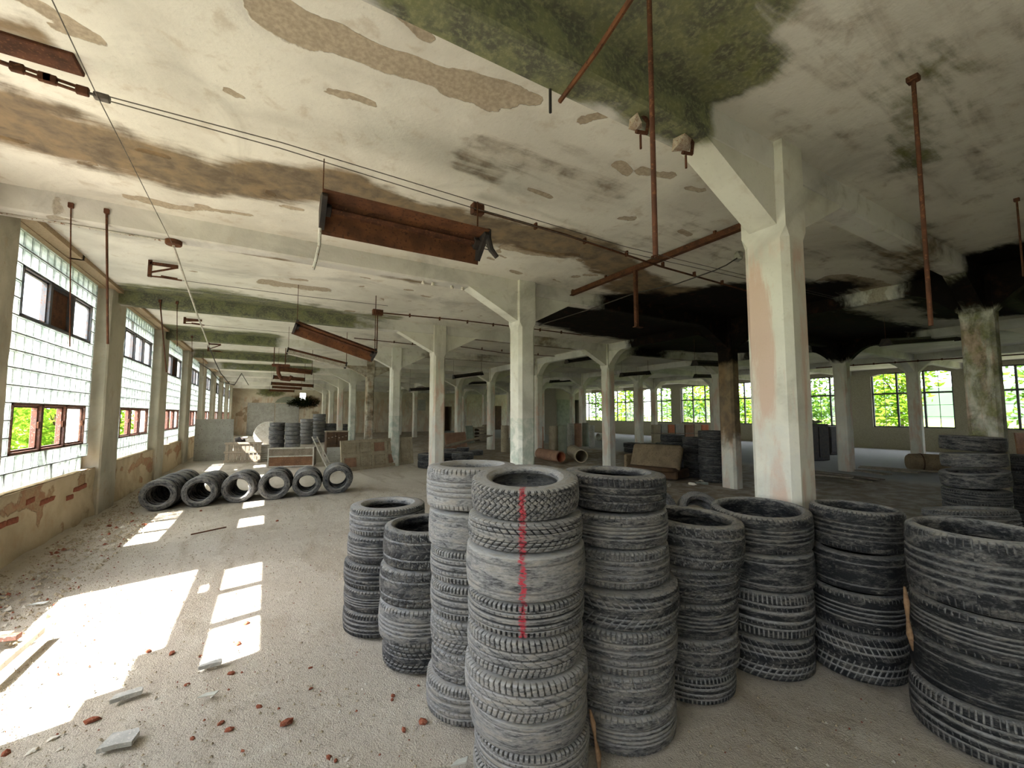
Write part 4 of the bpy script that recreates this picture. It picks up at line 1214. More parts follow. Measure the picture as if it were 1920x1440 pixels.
for (px, Y, s) in (((282, 492), 7.3, 1.0), ((347, 590), 11.3, 1.0), ((391, 646), 15.0, 1.0)):
    z = on_y(*px, Y)
    lab = {7.3: 'rusty triangular wall bracket before the mossy beam', 11.3: 'rusty triangular wall bracket past the mossy beam', 15.0: 'small rusty bracket far along the window aisle'}[Y]
    t = tag(empty('wire_bracket', z), lab, 'bracket', 'ceiling brackets with turnbuckles')
    up = CEIL - z[2]
    mb = MB(); mb.box(-.02, .02, -.02, .02, -.2, up); mb.box(0, .3, -.02, .02, up - .06, up - .02)
    mb.tube([(0, 0, -.14), (.3, 0, up - .05)], .014, 5); mb.build('arm', M['rust'], t)
    mb = MB(); mb.tube([(0, 0, -.19), (.12, 0, -.185), (.35, 0, -.195)], .011, 6); mb.tube([(.12, 0, -.165), (.3, 0, -.175)], .008, 6); mb.build('turnbuckle', M['rust'], t)
    MB().tube([(.35, 0, -.195), (1.8, 0, -.2), (3.2, 0, -.18)], .004, 5).build('stay_wire', M['wire'], t)

# round box on the first beam with the long cable pole, and cable loops
jb = Vector(on_y(325, 466, 5.62))
t = tag(empty('junction_box', (jb.x, jb.y, BEAM - .05)), 'round orange-rusted junction box under the nearest beam', 'junction box')
MB().lathe([(0, 0), (.07, 0), (.075, .012), (.075, .045), (.06, .055), (0, .055)], 20).build('housing', M['rust_bright'], t, sharp=.8)
mb = MB().tube([(-.06, 0, .03), (-.9, .0, .04), (-1.6, .0, .05), (-1.9, -.05, .05), (-2.05, -.2, .0)], .012, 6); mb.build('conduit', M['white_enamel'], t)
q1 = Vector(on_y(392, 650, 12.6)); q2 = Vector(on_y(414, 700, 16.0)); q3 = Vector(on_y(440, 721, 19.0)); q0 = Vector((jb.x, jb.y, BEAM - .06))
o = MB().tube([q0, q0.lerp(q1, .5) + Vector((0, 0, -.02)), q1], .014, 6).build('cable_pole', M['white_enamel']); tag(o, 'long peeling tube slanting down from the round junction box', 'tube')
o = MB().tube([q1, q1.lerp(q2, .5) + Vector((0, 0, -.03)), q2, q2.lerp(q3, .6) + Vector((0, 0, -.12)), q3, Vector(on_y(453, 700, 21)), Vector(on_y(466, 722, 22))], .014, 6).build('sagging_cable', M['cable']); tag(o, 'black cable sagging in a loop from the slanting tube', 'cable')
o = MB().tube([Vector(on_y(372, 680, 14)), Vector(on_y(392, 692, 15)), Vector(on_y(414, 716, 17)), Vector(on_y(440, 721, 19)) + Vector((0, 0, -.02))], .012, 6).build('sagging_cable', M['cable']); tag(o, 'second black cable sagging beside the window wall', 'cable')

# conduit runs under the slab
def conduit(label, px, Y=None, r=.012, clips=5, Z=None):
    P = [Vector(on_y(x, y, Y)) if Y else Vector(on_z(x, y, Z)) for x, y in px]
    t = tag(empty('conduit', P[0]), label, 'conduit')
    MB().tube([p - P[0] for p in P], r, 7).build('tube', M['rust'], t)
    for i in range(1, clips + 1):
        p = P[0].lerp(P[-1], i / (clips + 1)) - P[0]; MB().cbox(p.x - .012, p.x + .012, p.y - .022, p.y + .022, p.z - .022, p.z + .045, .004).build('clip', M['rust'], t)
    return t
c = conduit('rusty conduit from the largest strip light to the blackened ceiling', [(895, 393), (1060, 440), (1240, 500), (1400, 545)], None, .013, 6, Z=3.56)
MB().cbox(-.06, .06, -.04, .04, -.05, .05, .008).build('terminal_box', M['rust'], c)
c = conduit('rusty conduit with drop pipe crossing past the whitewashed column', [(708, 586), (860, 600), (1010, 618), (1090, 628)], 7.6, .012, 7)
MB().cbox(-.09, .09, -.05, .05, -.05, .05, .008).build('terminal_box', M['rust'], c)
MB().tube([(0, 0, 0), (0, 0, -.72)], .01, 6).build('drop_pipe', M['rust'], c)
conduit('thin conduit farther along the window aisle', [(664, 634), (740, 642), (806, 649)], None, .012, 3, Z=3.62)
conduit('thin dark conduit across the middle aisles', [(864, 650), (945, 662), (1040, 668)], None, .012, 4, Z=3.62)
conduit('dark conduit run near the paned windows', [(1530, 690), (1700, 678), (1920, 664)], None, .02, 8, Z=3.3)
o = MB().tube([Vector(on_z(1382, 484, 3.575)), Vector(on_z(1362, 497, 3.48)), Vector(on_z(1340, 507, 3.45)), Vector(on_z(1270, 532, 3.42))] + [Vector(on_y(*q)) for q in ((1190, 550, 4.45), (1100, 582, 5.0), (1010, 610, 5.42))], .009, 6).build('sagging_cable', M['cable'])
tag(o, 'black cable sagging from the pink column to the whitewashed one', 'cable')
p = on_z(1384, 482, 3.62); o = MB().chunk((p[0], p[1], p[2]), .07, .06, .08).build('junction_box', M['grey_board']); tag(o, 'small grey box on the pink column head', 'junction box')

# broken concrete ears with rusty clips beside the haunch of the nearest column
for (px, s, lab) in (((1192, 232), .06, 'pale broken concrete lump clinging to the mossy beam'), ((1278, 272), .065, 'rusty broken concrete lump clamped beside the haunch')):
    p = Vector(on_z(*px, 3.41)); t = tag(empty('concrete_lump', p), lab, 'lump', 'broken lumps on the mossy beam')
    MB().chunk((0, 0, 0), s, s * .9, s * .9, .4, .35).build('lump', M['concrete_lump'], t)
    mb = MB(); mb.tube([(-.02, -.02, -.07), (.06, -.03, -.06), (.09, -.02, .03), (.02, -.02, .07)], .013, 6); mb.build('clip', M['rust'], t)
    MB().tube([(.04, 0, -.06), (.04, 0, -.15)], .008, 6).build('bolt', M['rust'], t)
p = Vector(on_z(1030, 182, 3.42)); p.y = 1.86; o = MB().tube([p + Vector((0, 0, .06)), p + Vector((0, 0, -.1))], .009, 6).build('iron_peg', M['dark_iron']); tag(o, 'short black iron peg below the mossy beam', 'peg')
o = MB().tube([Vector(on_z(1195, -20, 3.42)), Vector(on_z(1120, 95, 3.43)), Vector(on_z(1050, 190, 3.43))], .014, 7).build('beam_pipe', M['rust_bright']); tag(o, 'rusty pipe crossing the underside of the mossy beam', 'pipe')
for (x, lab) in ((797, 0), (815, 1), (851, 2), (871, 3)):
    p = Vector(on_y(x, 532 + (x - 797) * .17, 5.52)); o = MB().lathe([(0, -.035), (.02, -.035), (.028, -.02), (.02, -.005), (.02, .01), (0, .01)], 12).build('insulator', M['porcelain'])
    o.location = (p.x, 5.6, BEAM + .0 - .012); tag(o, 'small white porcelain insulator under the beam by the whitewashed column', 'insulator', 'insulators under the beam')

# ------------------------------------------------------------------ rubble on the floor
def frag(px, s, mat, label, group, flat=.55, cat='rubble', name='brick_fragment'):
    p = on_z(px[0], px[1], 0); zc = float(np.dot(p - EYE, FWD)); L = s * zc / F / 2 * .8
    o = MB().chunk((0, 0, 0), L, L * .7, L * flat, random.uniform(0, 6), .28).build(name, mat)
    o.location = (p[0], p[1], L * flat * .42 + float(floor_fn(np.array([p[0]]), np.array([p[1]]))[0][2])); tag(o, label, cat, group)
for px, s in (((535, 1355), 34), ((793, 1352), 24), ((757, 1367), 18), ((174, 1347), 30), ((433, 1259), 18), ((401, 1243), 13), ((447, 1204), 18), ((463, 1166), 16), ((414, 1352), 18),
              ((430, 1366), 22), ((455, 1405), 12), ((617, 1418), 18), ((630, 1424), 14), ((737, 1303), 14), ((735, 1310), 10), ((12, 1408), 24), ((279, 1218), 16), ((322, 1222), 18),
              ((376, 1226), 12), ((350, 1281), 14), ((582, 1250), 10), ((583, 1289), 12), ((487, 1322), 16), ((785, 1283), 8), ((377, 957), 9), ((520, 975), 9), ((205, 987), 16), ((270, 983), 14), ((361, 1380), 14)):
    big = s > 26
    frag(px, s, M['brick'], {535: 'split red brick lump on the open floor', 793: 'bright orange brick lump beside the pale stack', 757: 'small brick chip beside the orange lump', 174: 'dark red brick lump by the sun patch'}.get(px[0], 'small chip of red brick on the dusty floor'),
         None if px[0] in (535, 793, 757, 174) else 'red brick chips on the floor')
for px, s in (((405, 1293), 14), ((397, 1303), 12), ((653, 1421), 14), ((680, 1290), 10), ((478, 1362), 10), ((113, 1400), 20), ((60, 1405), 26), ((100, 1380), 24)):
    frag(px, s, M['white_paint'], 'pale flake of plaster on the dusty floor', 'plaster flakes on the floor', .3, 'rubble', 'plaster_flake')
for (a, b, w, lab) in (((372, 1256), (416, 1245), .045, 'short grey splintered batten near a dark brick chip'), ((206, 1318), (268, 1299), .05, 'cracked grey batten lying by the sun patch'),
                       ((192, 1400), (258, 1386), .09, 'flat grey slate-like slab on the floor'), ):
    pa, pb = Vector(on_z(*a, 0)), Vector(on_z(*b, 0)); d = pb - pa; L = d.length
    Mx = Matrix.Rotation(random.uniform(-.05, .05), 4, 'X')
    mb = MB().prism([(0, -w * .6), (L * .5, -w * .5), (L * .97, -w * .55), (L, w * .2), (L * .9, w * .5), (L * .4, w * .45), (.02, w * .5)], 0, .022, Mx)
    o = mb.build('splinter', M['splinter']); o.location = (pa.x, pa.y, .006); o.rotation_euler = (0, 0, math.atan2(d.y, d.x)); tag(o, lab, 'wood piece')
for (px, s, lab) in (((390, 1308), .05, 'pale curved glass shard on the floor'), ((862, 1436), .045, 'white crumpled paper scrap by the red-streaked stack'), ((72, 1135), .06, 'glass shard by the window wall')):
    p = on_z(*px, 0); o = MB().prism([(-s, 0), (-s * .2, s * .35), (s, s * .2), (s * .6, -s * .3)], 0, .006, Matrix.Rotation(.12, 4, 'X')).build('glass_shard', M['shard'])
    o.location = (p[0], p[1], .012); tag(o, lab, 'shard')
pa, pb = Vector(on_z(358, 1004, 0)), Vector(on_z(424, 990, 0))
o = MB().tube([Vector((0, 0, 0)), pb - pa], .01, 6).build('iron_rod', M['rust']); o.location = (pa.x, pa.y, .012); tag(o, 'thin rusty rod lying on the floor before the tyre rows', 'rod')
# broken casement lying in the sun
p = on_z(0, 1240, 0); t = tag(empty('broken_casement', (p[0], p[1], .02)), 'broken red and white window casement lying in the sun', 'window frame')
a = Vector(on_z(78, 1188, .05)) - Vector(t.location); b = Vector(on_z(-40, 1290, .05)) - Vector(t.location); c = Vector(on_z(-50, 1205, .05)) - Vector(t.location)
def bar(p0, p1, w, h, name, mat, parent):
    d = p1 - p0; L = d.length; M4 = Matrix.Translation(p0) @ d.to_track_quat('X', 'Z').to_matrix().to_4x4()
    mb = MB().cbox(0, L, -w / 2, w / 2, 0, h, .004, M4); return mb.build(name, mat, parent)
bar(b, a, .035, .045, 'side_rail', M['white_paint'], t); bar(c + Vector((0, -.02, 0)), a + Vector((-.1, -.02, 0)), .05, .035, 'top_rail', M['frame_rust'], t)
bar(c + Vector((0, .06, .0)), a + Vector((-.16, .06, 0)), .03, .03, 'bead', M['white_paint'], t)
# grit: too much to count
CLEAR = [(o.location.x, o.location.y) for o in C.objects if o.name.startswith('car_tyre') and o.location.z < .3] + [(x_, yk(k_)) for x_ in ROWX for k_ in range(-1, 9)]
mb = MB(); rg = random.Random(3)
for i in range(22000):
    if i % 3 == 0: x, y = -2.2 + rg.random() ** 2 * 1.2, rg.uniform(1.5, 12)
    else: x, y = rg.uniform(-2.1, 4.4), .1 + rg.random() ** 1.4 * 9
    if any((x - a_) ** 2 + (y - b_) ** 2 < .1225 for a_, b_ in CLEAR): continue
    s = rg.choice((.003, .004, .004, .005, .006, .007, .01)) * ((3.5 if rg.random() < .2 else 1.5) if x < -1.45 else 1); a = rg.uniform(0, 6.3); z = -.006 if x > -1.7 else .012
    ca, sa = math.cos(a) * s, math.sin(a) * s * .8
    mb.add([(x + ca, y + sa, z), (x - sa, y + ca, z), (x - ca, y - sa, z), (x + sa, y - ca, z), (x + ca * .3, y, z + s * .8 + .002)], [(0, 1, 4), (1, 2, 4), (2, 3, 4), (3, 0, 4)]); 
    k = 0 if rg.random() < .8 else (1 if rg.random() < .4 else 2)
    mb.m[-4:] = [k] * 4
o = mb.build('grit', [M['card'], M['brick'], M['white_paint']]); tag(o, 'fine grit and plaster crumbs scattered over the floor', 'grit', None, 'stuff')

# ------------------------------------------------------------------ things stored deeper in the hall
def zof(px_base, y_top):
    """height of the pixel row y_top above the floor at the place whose floor pixel is px_base"""
    p = on_z(px_base[0], px_base[1], 0); rv = ray(px_base[0], y_top)
    return H + rv[2] / math.hypot(rv[0], rv[1]) * math.hypot(p[0], p[1])
def frame_at(pa, pb, lean=0.0):
    """local frame: x along the base from floor pixel a to b, z up (leaning back by lean), y away from the camera"""
    A, B = Vector(on_z(*pa, 0)), Vector(on_z(*pb, 0)); d = B - A
    return A, math.atan2(d.y, d.x), d.length
def thing_at(name, pa, pb, lean, label, cat, group=None):
    A, rz, L = frame_at(pa, pb)
    t = empty(name, (A.x, A.y, .004)); t.rotation_euler = (-lean, 0, rz); tag(t, label, cat, group)
    return t, L
def slab_thing(name, pa, pb, h, th, lean, mat, label, cat, group=None):
    A, rz, L = frame_at(pa, pb)
    o = MB().cbox(0, L, 0, th, 0, h, .005).build(name, mat); o.location = (A.x, A.y, .004 + th * lean); o.rotation_euler = (-lean, 0, rz)
    return tag(o, label, cat, group)
slab_thing('leaning_slab', (362, 866), (436, 862), 1.42, .05, .12, M['grey_board'], 'big pale spotted panel leaning by the window wall', 'panel')
# slatted wooden gate
t, L = thing_at('slatted_gate', (419, 869), (488, 867), .1, 'weathered wooden gate of upright slats and three rails', 'gate')
for i in range(9):
    w = L / 9; MB().cbox(w * i + .008, w * (i + 1) - .012, .03, .05, .03 + .01 * (i % 3), .66, .003).build('slat', M['wood_grey'], t)
for z in (.02, .31, .6): MB().cbox(-.02, L + .02, 0, .03, z, z + .07, .004).build('rail', M['wood_grey'], t)
# cardboard box with black bag
t, L = thing_at('carton', (437, 856), (458, 855), 0, 'small pale carton behind the slatted gate', 'box')
MB().cbox(0, L, 0, .35, 0, .5, .01).build('body', M['card'], t); MB().box(.02, L - .02, -.004, 0, .2, .24).build('tape', M['wood_grey'], t)
o = MB().chunk((0, 0, 0), .22, .16, .14, .2, .3).build('black_bag', M['dark_iron']); o.location = Vector(t.location) + Vector((.18, .1, .59)); tag(o, 'crumpled black bag on top of the pale carton', 'bag')
o = MB().lathe([(0, -.02), (.62, -.02), (.64, 0), (.62, .02), (0, .02)], 40).build('round_tabletop', M['white_paint'], sharp=.6)
p = on_z(503, 838, 0); o.location = (p[0], p[1], .6); o.rotation_euler = (PI / 2 - .15, 0, 0); tag(o, 'large white round tabletop stood on edge', 'tabletop')
t, L = thing_at('board_pile', (487, 866), (505, 864), 0, 'neat pile of pale corrugated boards', 'boards')
for i in range(8): MB().cbox(random.uniform(0, .02), L, 0, .5, .07 * i, .07 * i + .055, .008).build('board', M['white_paint'], t)
# far tyre stacks before the end wall
def far_stack(px, n, r, w, dust, name, x0=0.0):
    p = on_z(*px, 0)
    for i in range(n):
        tyre('far', r, w, (p[0] + random.uniform(-.02, .02), p[1] + random.uniform(-.02, .02), w * (i + .5)), (0, 0, random.uniform(0, 6)), dust, .3, 0,
             'tyre, %s from the floor in the %s' % (NTH[i], name), name)
far_stack((518, 840), 6, .33, .2, .36, 'dark stack before the white round tabletop')
far_stack((548, 839), 6, .33, .195, .5, 'grey stack next to the dark far stack')
far_stack((574, 832), 7, .32, .19, .6, 'chalky stack beside the far heap')
far_stack((597, 829), 8, .34, .2, .5, 'highest stack of the far heap')
far_stack((618, 828), 5, .34, .21, .45, 'low stack edging the far heap')
far_stack((640, 827), 5, .34, .2, .4, 'low far stack by the columns')
# open cupboard lying on its side
t, L = thing_at('cupboard', (501, 877), (588, 874), 0, 'white-edged cupboard lying on its back with a brown panel front', 'cupboard')
MB().cbox(.03, L - .03, .0, .02, .03, .3, .004).build('brown_panel', M['wood_brown'], t); MB().cbox(.03, L - .03, .0, .02, .34, .54, .004).build('grey_panel', M['wood_grey'], t)
for z in (0, .3, .54): MB().cbox(0, L, -.015, .03, z, z + .035, .004).build('rail', M['white_paint'], t)
for x in (0, L - .035): MB().cbox(x, x + .035, -.018, .03, 0, .58, .004).build('stile', M['white_paint'], t)
MB().cbox(0, L, .03, .5, 0, .56, .008).build('carcass', M['wood_grey'], t)
# hand barrow frame
t, L = thing_at('ladder_frame', (612, 878), (626, 876), .0, 'narrow white wooden frame with two rungs leaning on the cabinet', 'frame')
for x in (0, .17): bar(Vector((x, 0, 0)), Vector((x - .32, .28, .92)), .035, .03, 'side_rail', M['white_paint'], t)
for k in (.12, .5, .92): bar(Vector((-.32 * k, .28 * k - .02, .92 * k)), Vector((.17 - .32 * k, .28 * k - .02, .92 * k)), .05, .02, 'rung', M['white_paint'], t)
# brown cabinet with a board leaning on it
t, L = thing_at('cabinet', (611, 858), (652, 856), 0, 'scarred dark brown cabinet with pale scratches', 'cabinet')
MB().cbox(0, L, 0, .5, 0, .92, .012).build('body', M['wood_dark'], t); MB().cbox(-.02, L + .02, -.02, .52, .92, .96, .01).build('top', M['wood_grey'], t)
for i in range(2): MB().cbox(.04 + L / 2 * i, L / 2 * (i + 1) - .03, -.018, .0, .08, .86, .006).build('door', M['wood_dark'], t); MB().cbox(L / 2 - .06 + .12 * i - .015, L / 2 - .06 + .12 * i + .015, -.04, -.018, .48, .51, .005).build('knob', M['dark_iron'], t.children[-1])
for i in range(6): MB().cbox(.05 + .12 * i, .1 + .12 * i, -.022, -.017, .7 + .03 * (i % 3), .715 + .03 * (i % 3), .001).build('scratch', M['white_paint'], t)
slab_thing('grey_board', (612, 868), (656, 866), .5, .02, .25, M['grey_board'], 'dull grey board leaning before the brown cabinet', 'board')
# panelled door on its side
t, L = thing_at('panelled_door', (641, 886), (776, 869), .12, 'long beige panelled door stood on its side across the aisle', 'door')
hD = .86; st = .09
MB().box(0, L, .025, .04, 0, hD).build('backing', M['card'], t)
for z in (0, hD / 2 - st / 2, hD - st): MB().cbox(0, L, 0, .03, z, z + st, .006).build('rail', M['card'], t)
for i in range(6): MB().cbox((L - st) * i / 5, (L - st) * i / 5 + st, -.002, .03, 0, hD, .006).build('stile', M['card'], t)
for i in range(5):
    for z in (st, hD / 2 + st / 2):
        x0 = (L - st) * i / 5 + st; x1 = (L - st) * (i + 1) / 5; z1 = z + hD / 2 - st * 1.5
        MB().cbox(x0 + .02, x1 - .02, .012, .026, z + .02, z1 - .02, .008).build('panel', M['clay'] if (i + int(z * 9)) % 3 == 0 else M['card'], t)
slab_thing('white_sheet', (590, 868), (604, 867), .5, .03, .1, M['white_paint'], 'small white sheet standing before the tyre heap', 'sheet')
# slanted plank over flat tyres, board and shelf crate
far_stack((806, 876), 2, .36, .21, .14, 'dark pair past the panelled door')
far_stack((868, 873), 2, .34, .2, .2, 'square-shouldered pair under the plank')
far_stack((846, 872), 2, .3, .19, .1, 'black pair beside the square-shouldered one')
for i, px in enumerate(((844, 850), (868, 847), (893, 853))):
    p = on_z(*px, 0); tyre('far', .27, .19, (p[0], p[1], .095), (0, 0, i), .25, .3, 0, ['small flat tyre beyond the slanted plank', 'middle flat tyre beyond the slanted plank', 'dusty flat tyre beside the pale column'][i], 'flat tyres beyond the slanted plank')
pa = Vector(on_z(812, 868, 0)); pb = Vector(on_z(918, 853, 0)); pa.z = .42; pb.z = .74
t = empty('long_plank'); tag(t, 'long grey plank slanting up over the flat tyres', 'plank'); t.location = pa
bar(Vector((0, 0, 0)), pb - pa, .3, .04, 'plank', M['wood_grey'], t); bar(Vector((-.3, .1, -.04)), Vector((.2, 0, -.02)), .28, .03, 'lower_board', M['wood_grey'], t)
slab_thing('brown_board', (838, 846), (877, 842), .78, .03, .2, M['clay'], 'brown stained board leaning between the columns', 'board')
slab_thing('pale_sheet', (876, 832), (889, 830), .95, .03, .1, M['card_green'], 'greenish sheet standing beside the shelf crate', 'sheet')
t, L = thing_at('shelf_crate', (889, 830), (908, 828), 0, 'small open crate with four shelves of dark bits', 'crate')
for x in (0, L - .04): MB().cbox(x, x + .04, 0, .4, 0, .85, .004).build('side', M['card'], t)
for i in range(5): MB().cbox(.02, L - .02, 0, .4, .02 + .19 * i, .05 + .19 * i, .004).build('shelf', M['wood_grey'], t)
for i in range(4): MB().chunk((L * .5, .2, .1 + .19 * i), L * .3, .12, .07).build('contents', M['wood_dark'], t)
t, L = thing_at('sack', (908, 827), (921, 826), 0, 'pale upright bale with rounded top', 'bale'); MB().cbox(0, L, 0, .35, 0, .95, .12).build('body', M['card'], t, sharp=.9); MB().cbox(-.005, L + .005, -.005, .355, .4, .46, .002).build('band', M['wood_grey'], t)
# standing tubes
def tube_thing(x0, x1, yb, yt, mat, label, lying=False):
    p = on_z((x0 + x1) / 2, yb, 0); zc = float(np.dot(p - EYE, FWD)); r = (x1 - x0) / 2 * zc / F; h = zof(((x0 + x1) / 2, yb), yt)
    q = Vector((p[0], p[1], 0)); q += Vector((p[0], p[1], 0)).normalized() * r
    o = MB().lathe([(r, 0), (r, h - .01), (r * .99, h), (r * .82, h), (r * .8, h - .02), (r * .8, 0)], 20, None, True).build('standing_tube', mat, sharp=.6)
    o.location = (q.x, q.y, .0); tag(o, label, 'tube', 'big tubes standing behind the column rows')
for a in ((939, 954, 848, 798, M['card'], 'pale card tube beside the whitewashed column'), (1005, 1019, 850, 800, M['clay_orange'], 'reddish standing tube hidden partly by the whitewashed column'),
          (1029, 1046, 850, 799, M['card'], 'pale standing tube with a dented rim'), (1047, 1063, 850, 797, M['card_green'], 'greenish standing tube next to the dented pale one'),
          (1064, 1076, 838, 794, M['grey_board'], 'grey standing tube in the farther rank'), (1077, 1091, 838, 794, M['clay'], 'rust-brown standing tube in the farther rank'),
          (1092, 1104, 837, 793, M['card_green'], 'olive standing tube in the farther rank'), (1105, 1115, 840, 797, M['grey_board'], 'narrow grey standing tube ending the rank')): tube_thing(*a)
def lying_pipe(pa, pb, r, mat, label, inner=None):
    A, B = Vector(on_z(*pa, 0)), Vector(on_z(*pb, 0)); d = B - A; L = d.length
    t = empty('lying_pipe', (A.x, A.y, r)); t.rotation_euler = (0, 0, math.atan2(d.y, d.x)); tag(t, label, 'pipe', 'pipes lying by the standing tubes')
    Mx = Matrix.Rotation(PI / 2, 4, 'Y')
    MB().lathe([(r, 0), (r, L), (r * .85, L), (r * .85, 0)], 24, Mx, True).build('barrel', mat, t, sharp=.6)
    if inner: MB().lathe([(r * .845, L), (r * .845, .05)], 24, Mx).build('lining', inner, t, smooth=True)
lying_pipe((1012, 860), (1052, 868), .19, M['clay'], 'lying clay pipe with a bright orange inside', M['clay_orange'])
lying_pipe((1074, 856), (1090, 868), .22, M['card'], 'lying pale pipe turned towards the tyre stacks')
lying_pipe((1122, 826), (1142, 825), .22, M['white_paint'], 'small white pipe lying in the shade')
# sofa
t, L = thing_at('sofa', (1174, 893), (1270, 904), 0, 'battered brown sofa with a sagging back cushion', 'sofa')
MB().cbox(0, L, .0, .75, .04, .26, .03).build('seat_base', M['wood_dark'], t)
sb = MB().cbox(.02, L - .02, -.04, .16, .0, .74, .06, Matrix.Translation((0, .1, .16)) @ Matrix.Rotation(-.42, 4, 'X')); sb.build('back_cushion', M['sacking'], t, sharp=.9)
MB().cbox(.04, L - .04, -.08, .2, .2, .3, .04).build('seat_cushion', M['wood_dark'], t, sharp=.9)
MB().cbox(-.1, .0, .05, .7, .0, .55, .04).build('arm', M['sacking'], t, sharp=.9)
far_stack((1308, 893), 5, .34, .2, .12, 'dark stack beside the sofa')
far_stack((1340, 902), 6, .34, .2, .16, 'speckled stack touching the blackened column')
far_stack((1262, 880), 5, .33, .2, .12, 'half hidden stack behind the sofa')
for i, (x, y) in enumerate(((1186, 848), (1215, 850), (1246, 848), (1280, 846), (1312, 847))): far_stack((x, y), 2, .34, .2, .1, '%s low pair behind the sofa' % NTH[i])
# bottles and litter by the stacks
for i, px in enumerate(((1292, 909), (1304, 907), (1318, 906), (1328, 909), (1256, 912))):
    p = on_z(*px, 0); o = MB().lathe([(0, 0), (.03, 0), (.033, .02), (.033, .13), (.012, .17), (.012, .2), (0, .2)], 12, Matrix.Rotation(PI / 2, 4, 'X') @ Matrix.Translation((0, .033, 0))).build('bottle', M['pane_milky' if i % 2 else 'porcelain'], sharp=.8)
    o.location = (p[0], p[1], .0); o.rotation_euler = (0, 0, i * 1.3); tag(o, 'pale empty bottle lying before the dark stacks', 'bottle', 'bottles lying before the dark stacks')
# crates along the right hand wall
for i, (x0, x1, m) in enumerate(((1226, 1240, 'card'), (1241, 1253, 'grey_board'), (1254, 1266, 'clay_orange'), (1268, 1284, 'grey_board'), (1286, 1302, 'clay'), (1303, 1316, 'card'), (1317, 1330, 'clay_orange'))):
    t, L = thing_at('upright_crate', (x0, 831), (x1, 831), 0, '%s upright crate in the rank below the paned windows' % NTH[i], 'crate', 'upright crates below the paned windows')
    MB().cbox(0, L, 0, .4, 0, 1.0 + .05 * (i % 2), .02).build('body', M[m], t); MB().cbox(-.01, L + .01, -.01, .41, .5, .56, .004).build('batten', M['wood_grey'], t)
# dark cupboards, rolled mattress and planks on the far side
t, L = thing_at('dark_cupboard', (1516, 865), (1557, 863), 0, 'tall black cupboard loaded with pale lumps', 'cupboard')
MB().cbox(0, L, 0, .6, 0, 1.25, .02).build('body', M['dark_iron'], t); MB().cbox(L * .1, L * .48, -.015, 0, .1, 1.15, .006).build('door', M['dark_iron'], t); MB().cbox(L * .52, L * .9, -.015, 0, .1, 1.15, .006).build('door', M['dark_iron'], t)
for i in range(4): MB().chunk((L * (.15 + .24 * i), .25, 1.31), L * .12, .15, .08).build('lump', M['grey_board'], t)
t, L = thing_at('dark_cupboard', (1558, 853), (1580, 852), 0, 'lower black cupboard beside the tall one', 'cupboard'); MB().cbox(0, L, 0, .6, 0, 1.1, .02).build('body', M['dark_iron'], t); MB().cbox(.05, L - .05, -.015, 0, .1, 1.0, .006).build('door', M['dark_iron'], t)
t, L = thing_at('rolled_mattress', (1703, 881), (1778, 884), 0, 'rolled brown mattress on the grey floor', 'mattress')
MB().lathe([(0, 0), (.2, 0), (.24, .05), (.25, .3), (.24, L - .05), (.2, L), (0, L)], 18, Matrix.Translation((0, 0, .22)) @ Matrix.Rotation(PI / 2, 4, 'Y')).build('roll', M['sacking'], t, sharp=.7)
MB().lathe([(.256, L * .3), (.256, L * .34)], 18, Matrix.Translation((0, 0, .22)) @ Matrix.Rotation(PI / 2, 4, 'Y')).build('strap', M['wood_dark'], t)
for i, (a, b, w) in enumerate((((1522, 884), (1655, 901), .2), ((1530, 890), (1630, 908), .16), ((1612, 880), (1775, 892), .18), ((1525, 898), (1600, 905), .3), ((1610, 893), (1665, 902), .25), ((1612, 890), (1725, 902), .15))):
    A, rz, L = frame_at(a, b); o = MB().cbox(0, L, -w / 2, w / 2, 0, .03, .004).build('loose_plank', M['wood_grey']); o.location = (A.x, A.y, .002 + .035 * i); o.rotation_euler = (.02 * (i % 3 - 1), 0, rz)
    tag(o, '%s grey plank in the spread on the floor before the dark cupboards' % NTH[i], 'plank', 'loose planks before the dark cupboards')
slab_thing('propped_sheet', (1910, 858), (1960, 858), .9, .05, .05, M['wood_brown'], 'brown panel propped beyond the mossy column', 'panel')
# bricked core wall deep in the hall
pw = MB(); a, b_ = on_y(1042, 776, 26.0), on_y(1098, 776, 26.0)
ox0, ox1 = a[0] + (b_[0] - a[0]) * .62, b_[0] - .6
pw.box(a[0], ox0, 26.0, 26.4, -.05, CEIL + .05); pw.box(ox1, b_[0], 26.0, 26.4, -.05, CEIL + .05); pw.box(ox0, ox1, 26.0, 26.4, 2.7, CEIL + .05)
pw.box(a[0], a[0] + .2, 26.4, 29, -.05, CEIL + .05); pw.box(b_[0] - .2, b_[0], 26.4, 29, -.05, CEIL + .05); pw.box(a[0], b_[0], 28.8, 29, -.05, CEIL + .05)
core = struct(pw.build('wall_core', M['side_wall']), 'pale painted core wall with a bricked-up opening')
MB().cbox(a[0] + .1, a[0] + (b_[0] - a[0]) * .6, 25.94, 26.0, 0, 2.7, .01).build('infill', M['card_green'], core)
settle(sorted({o['group'] for o in C.objects if o.name.startswith('car_tyre')} - set(STACKS) - {'loose tyres behind the tall stacks', 'rows of upright tyres beside the window wall', 'flat tyres beyond the slanted plank'}))

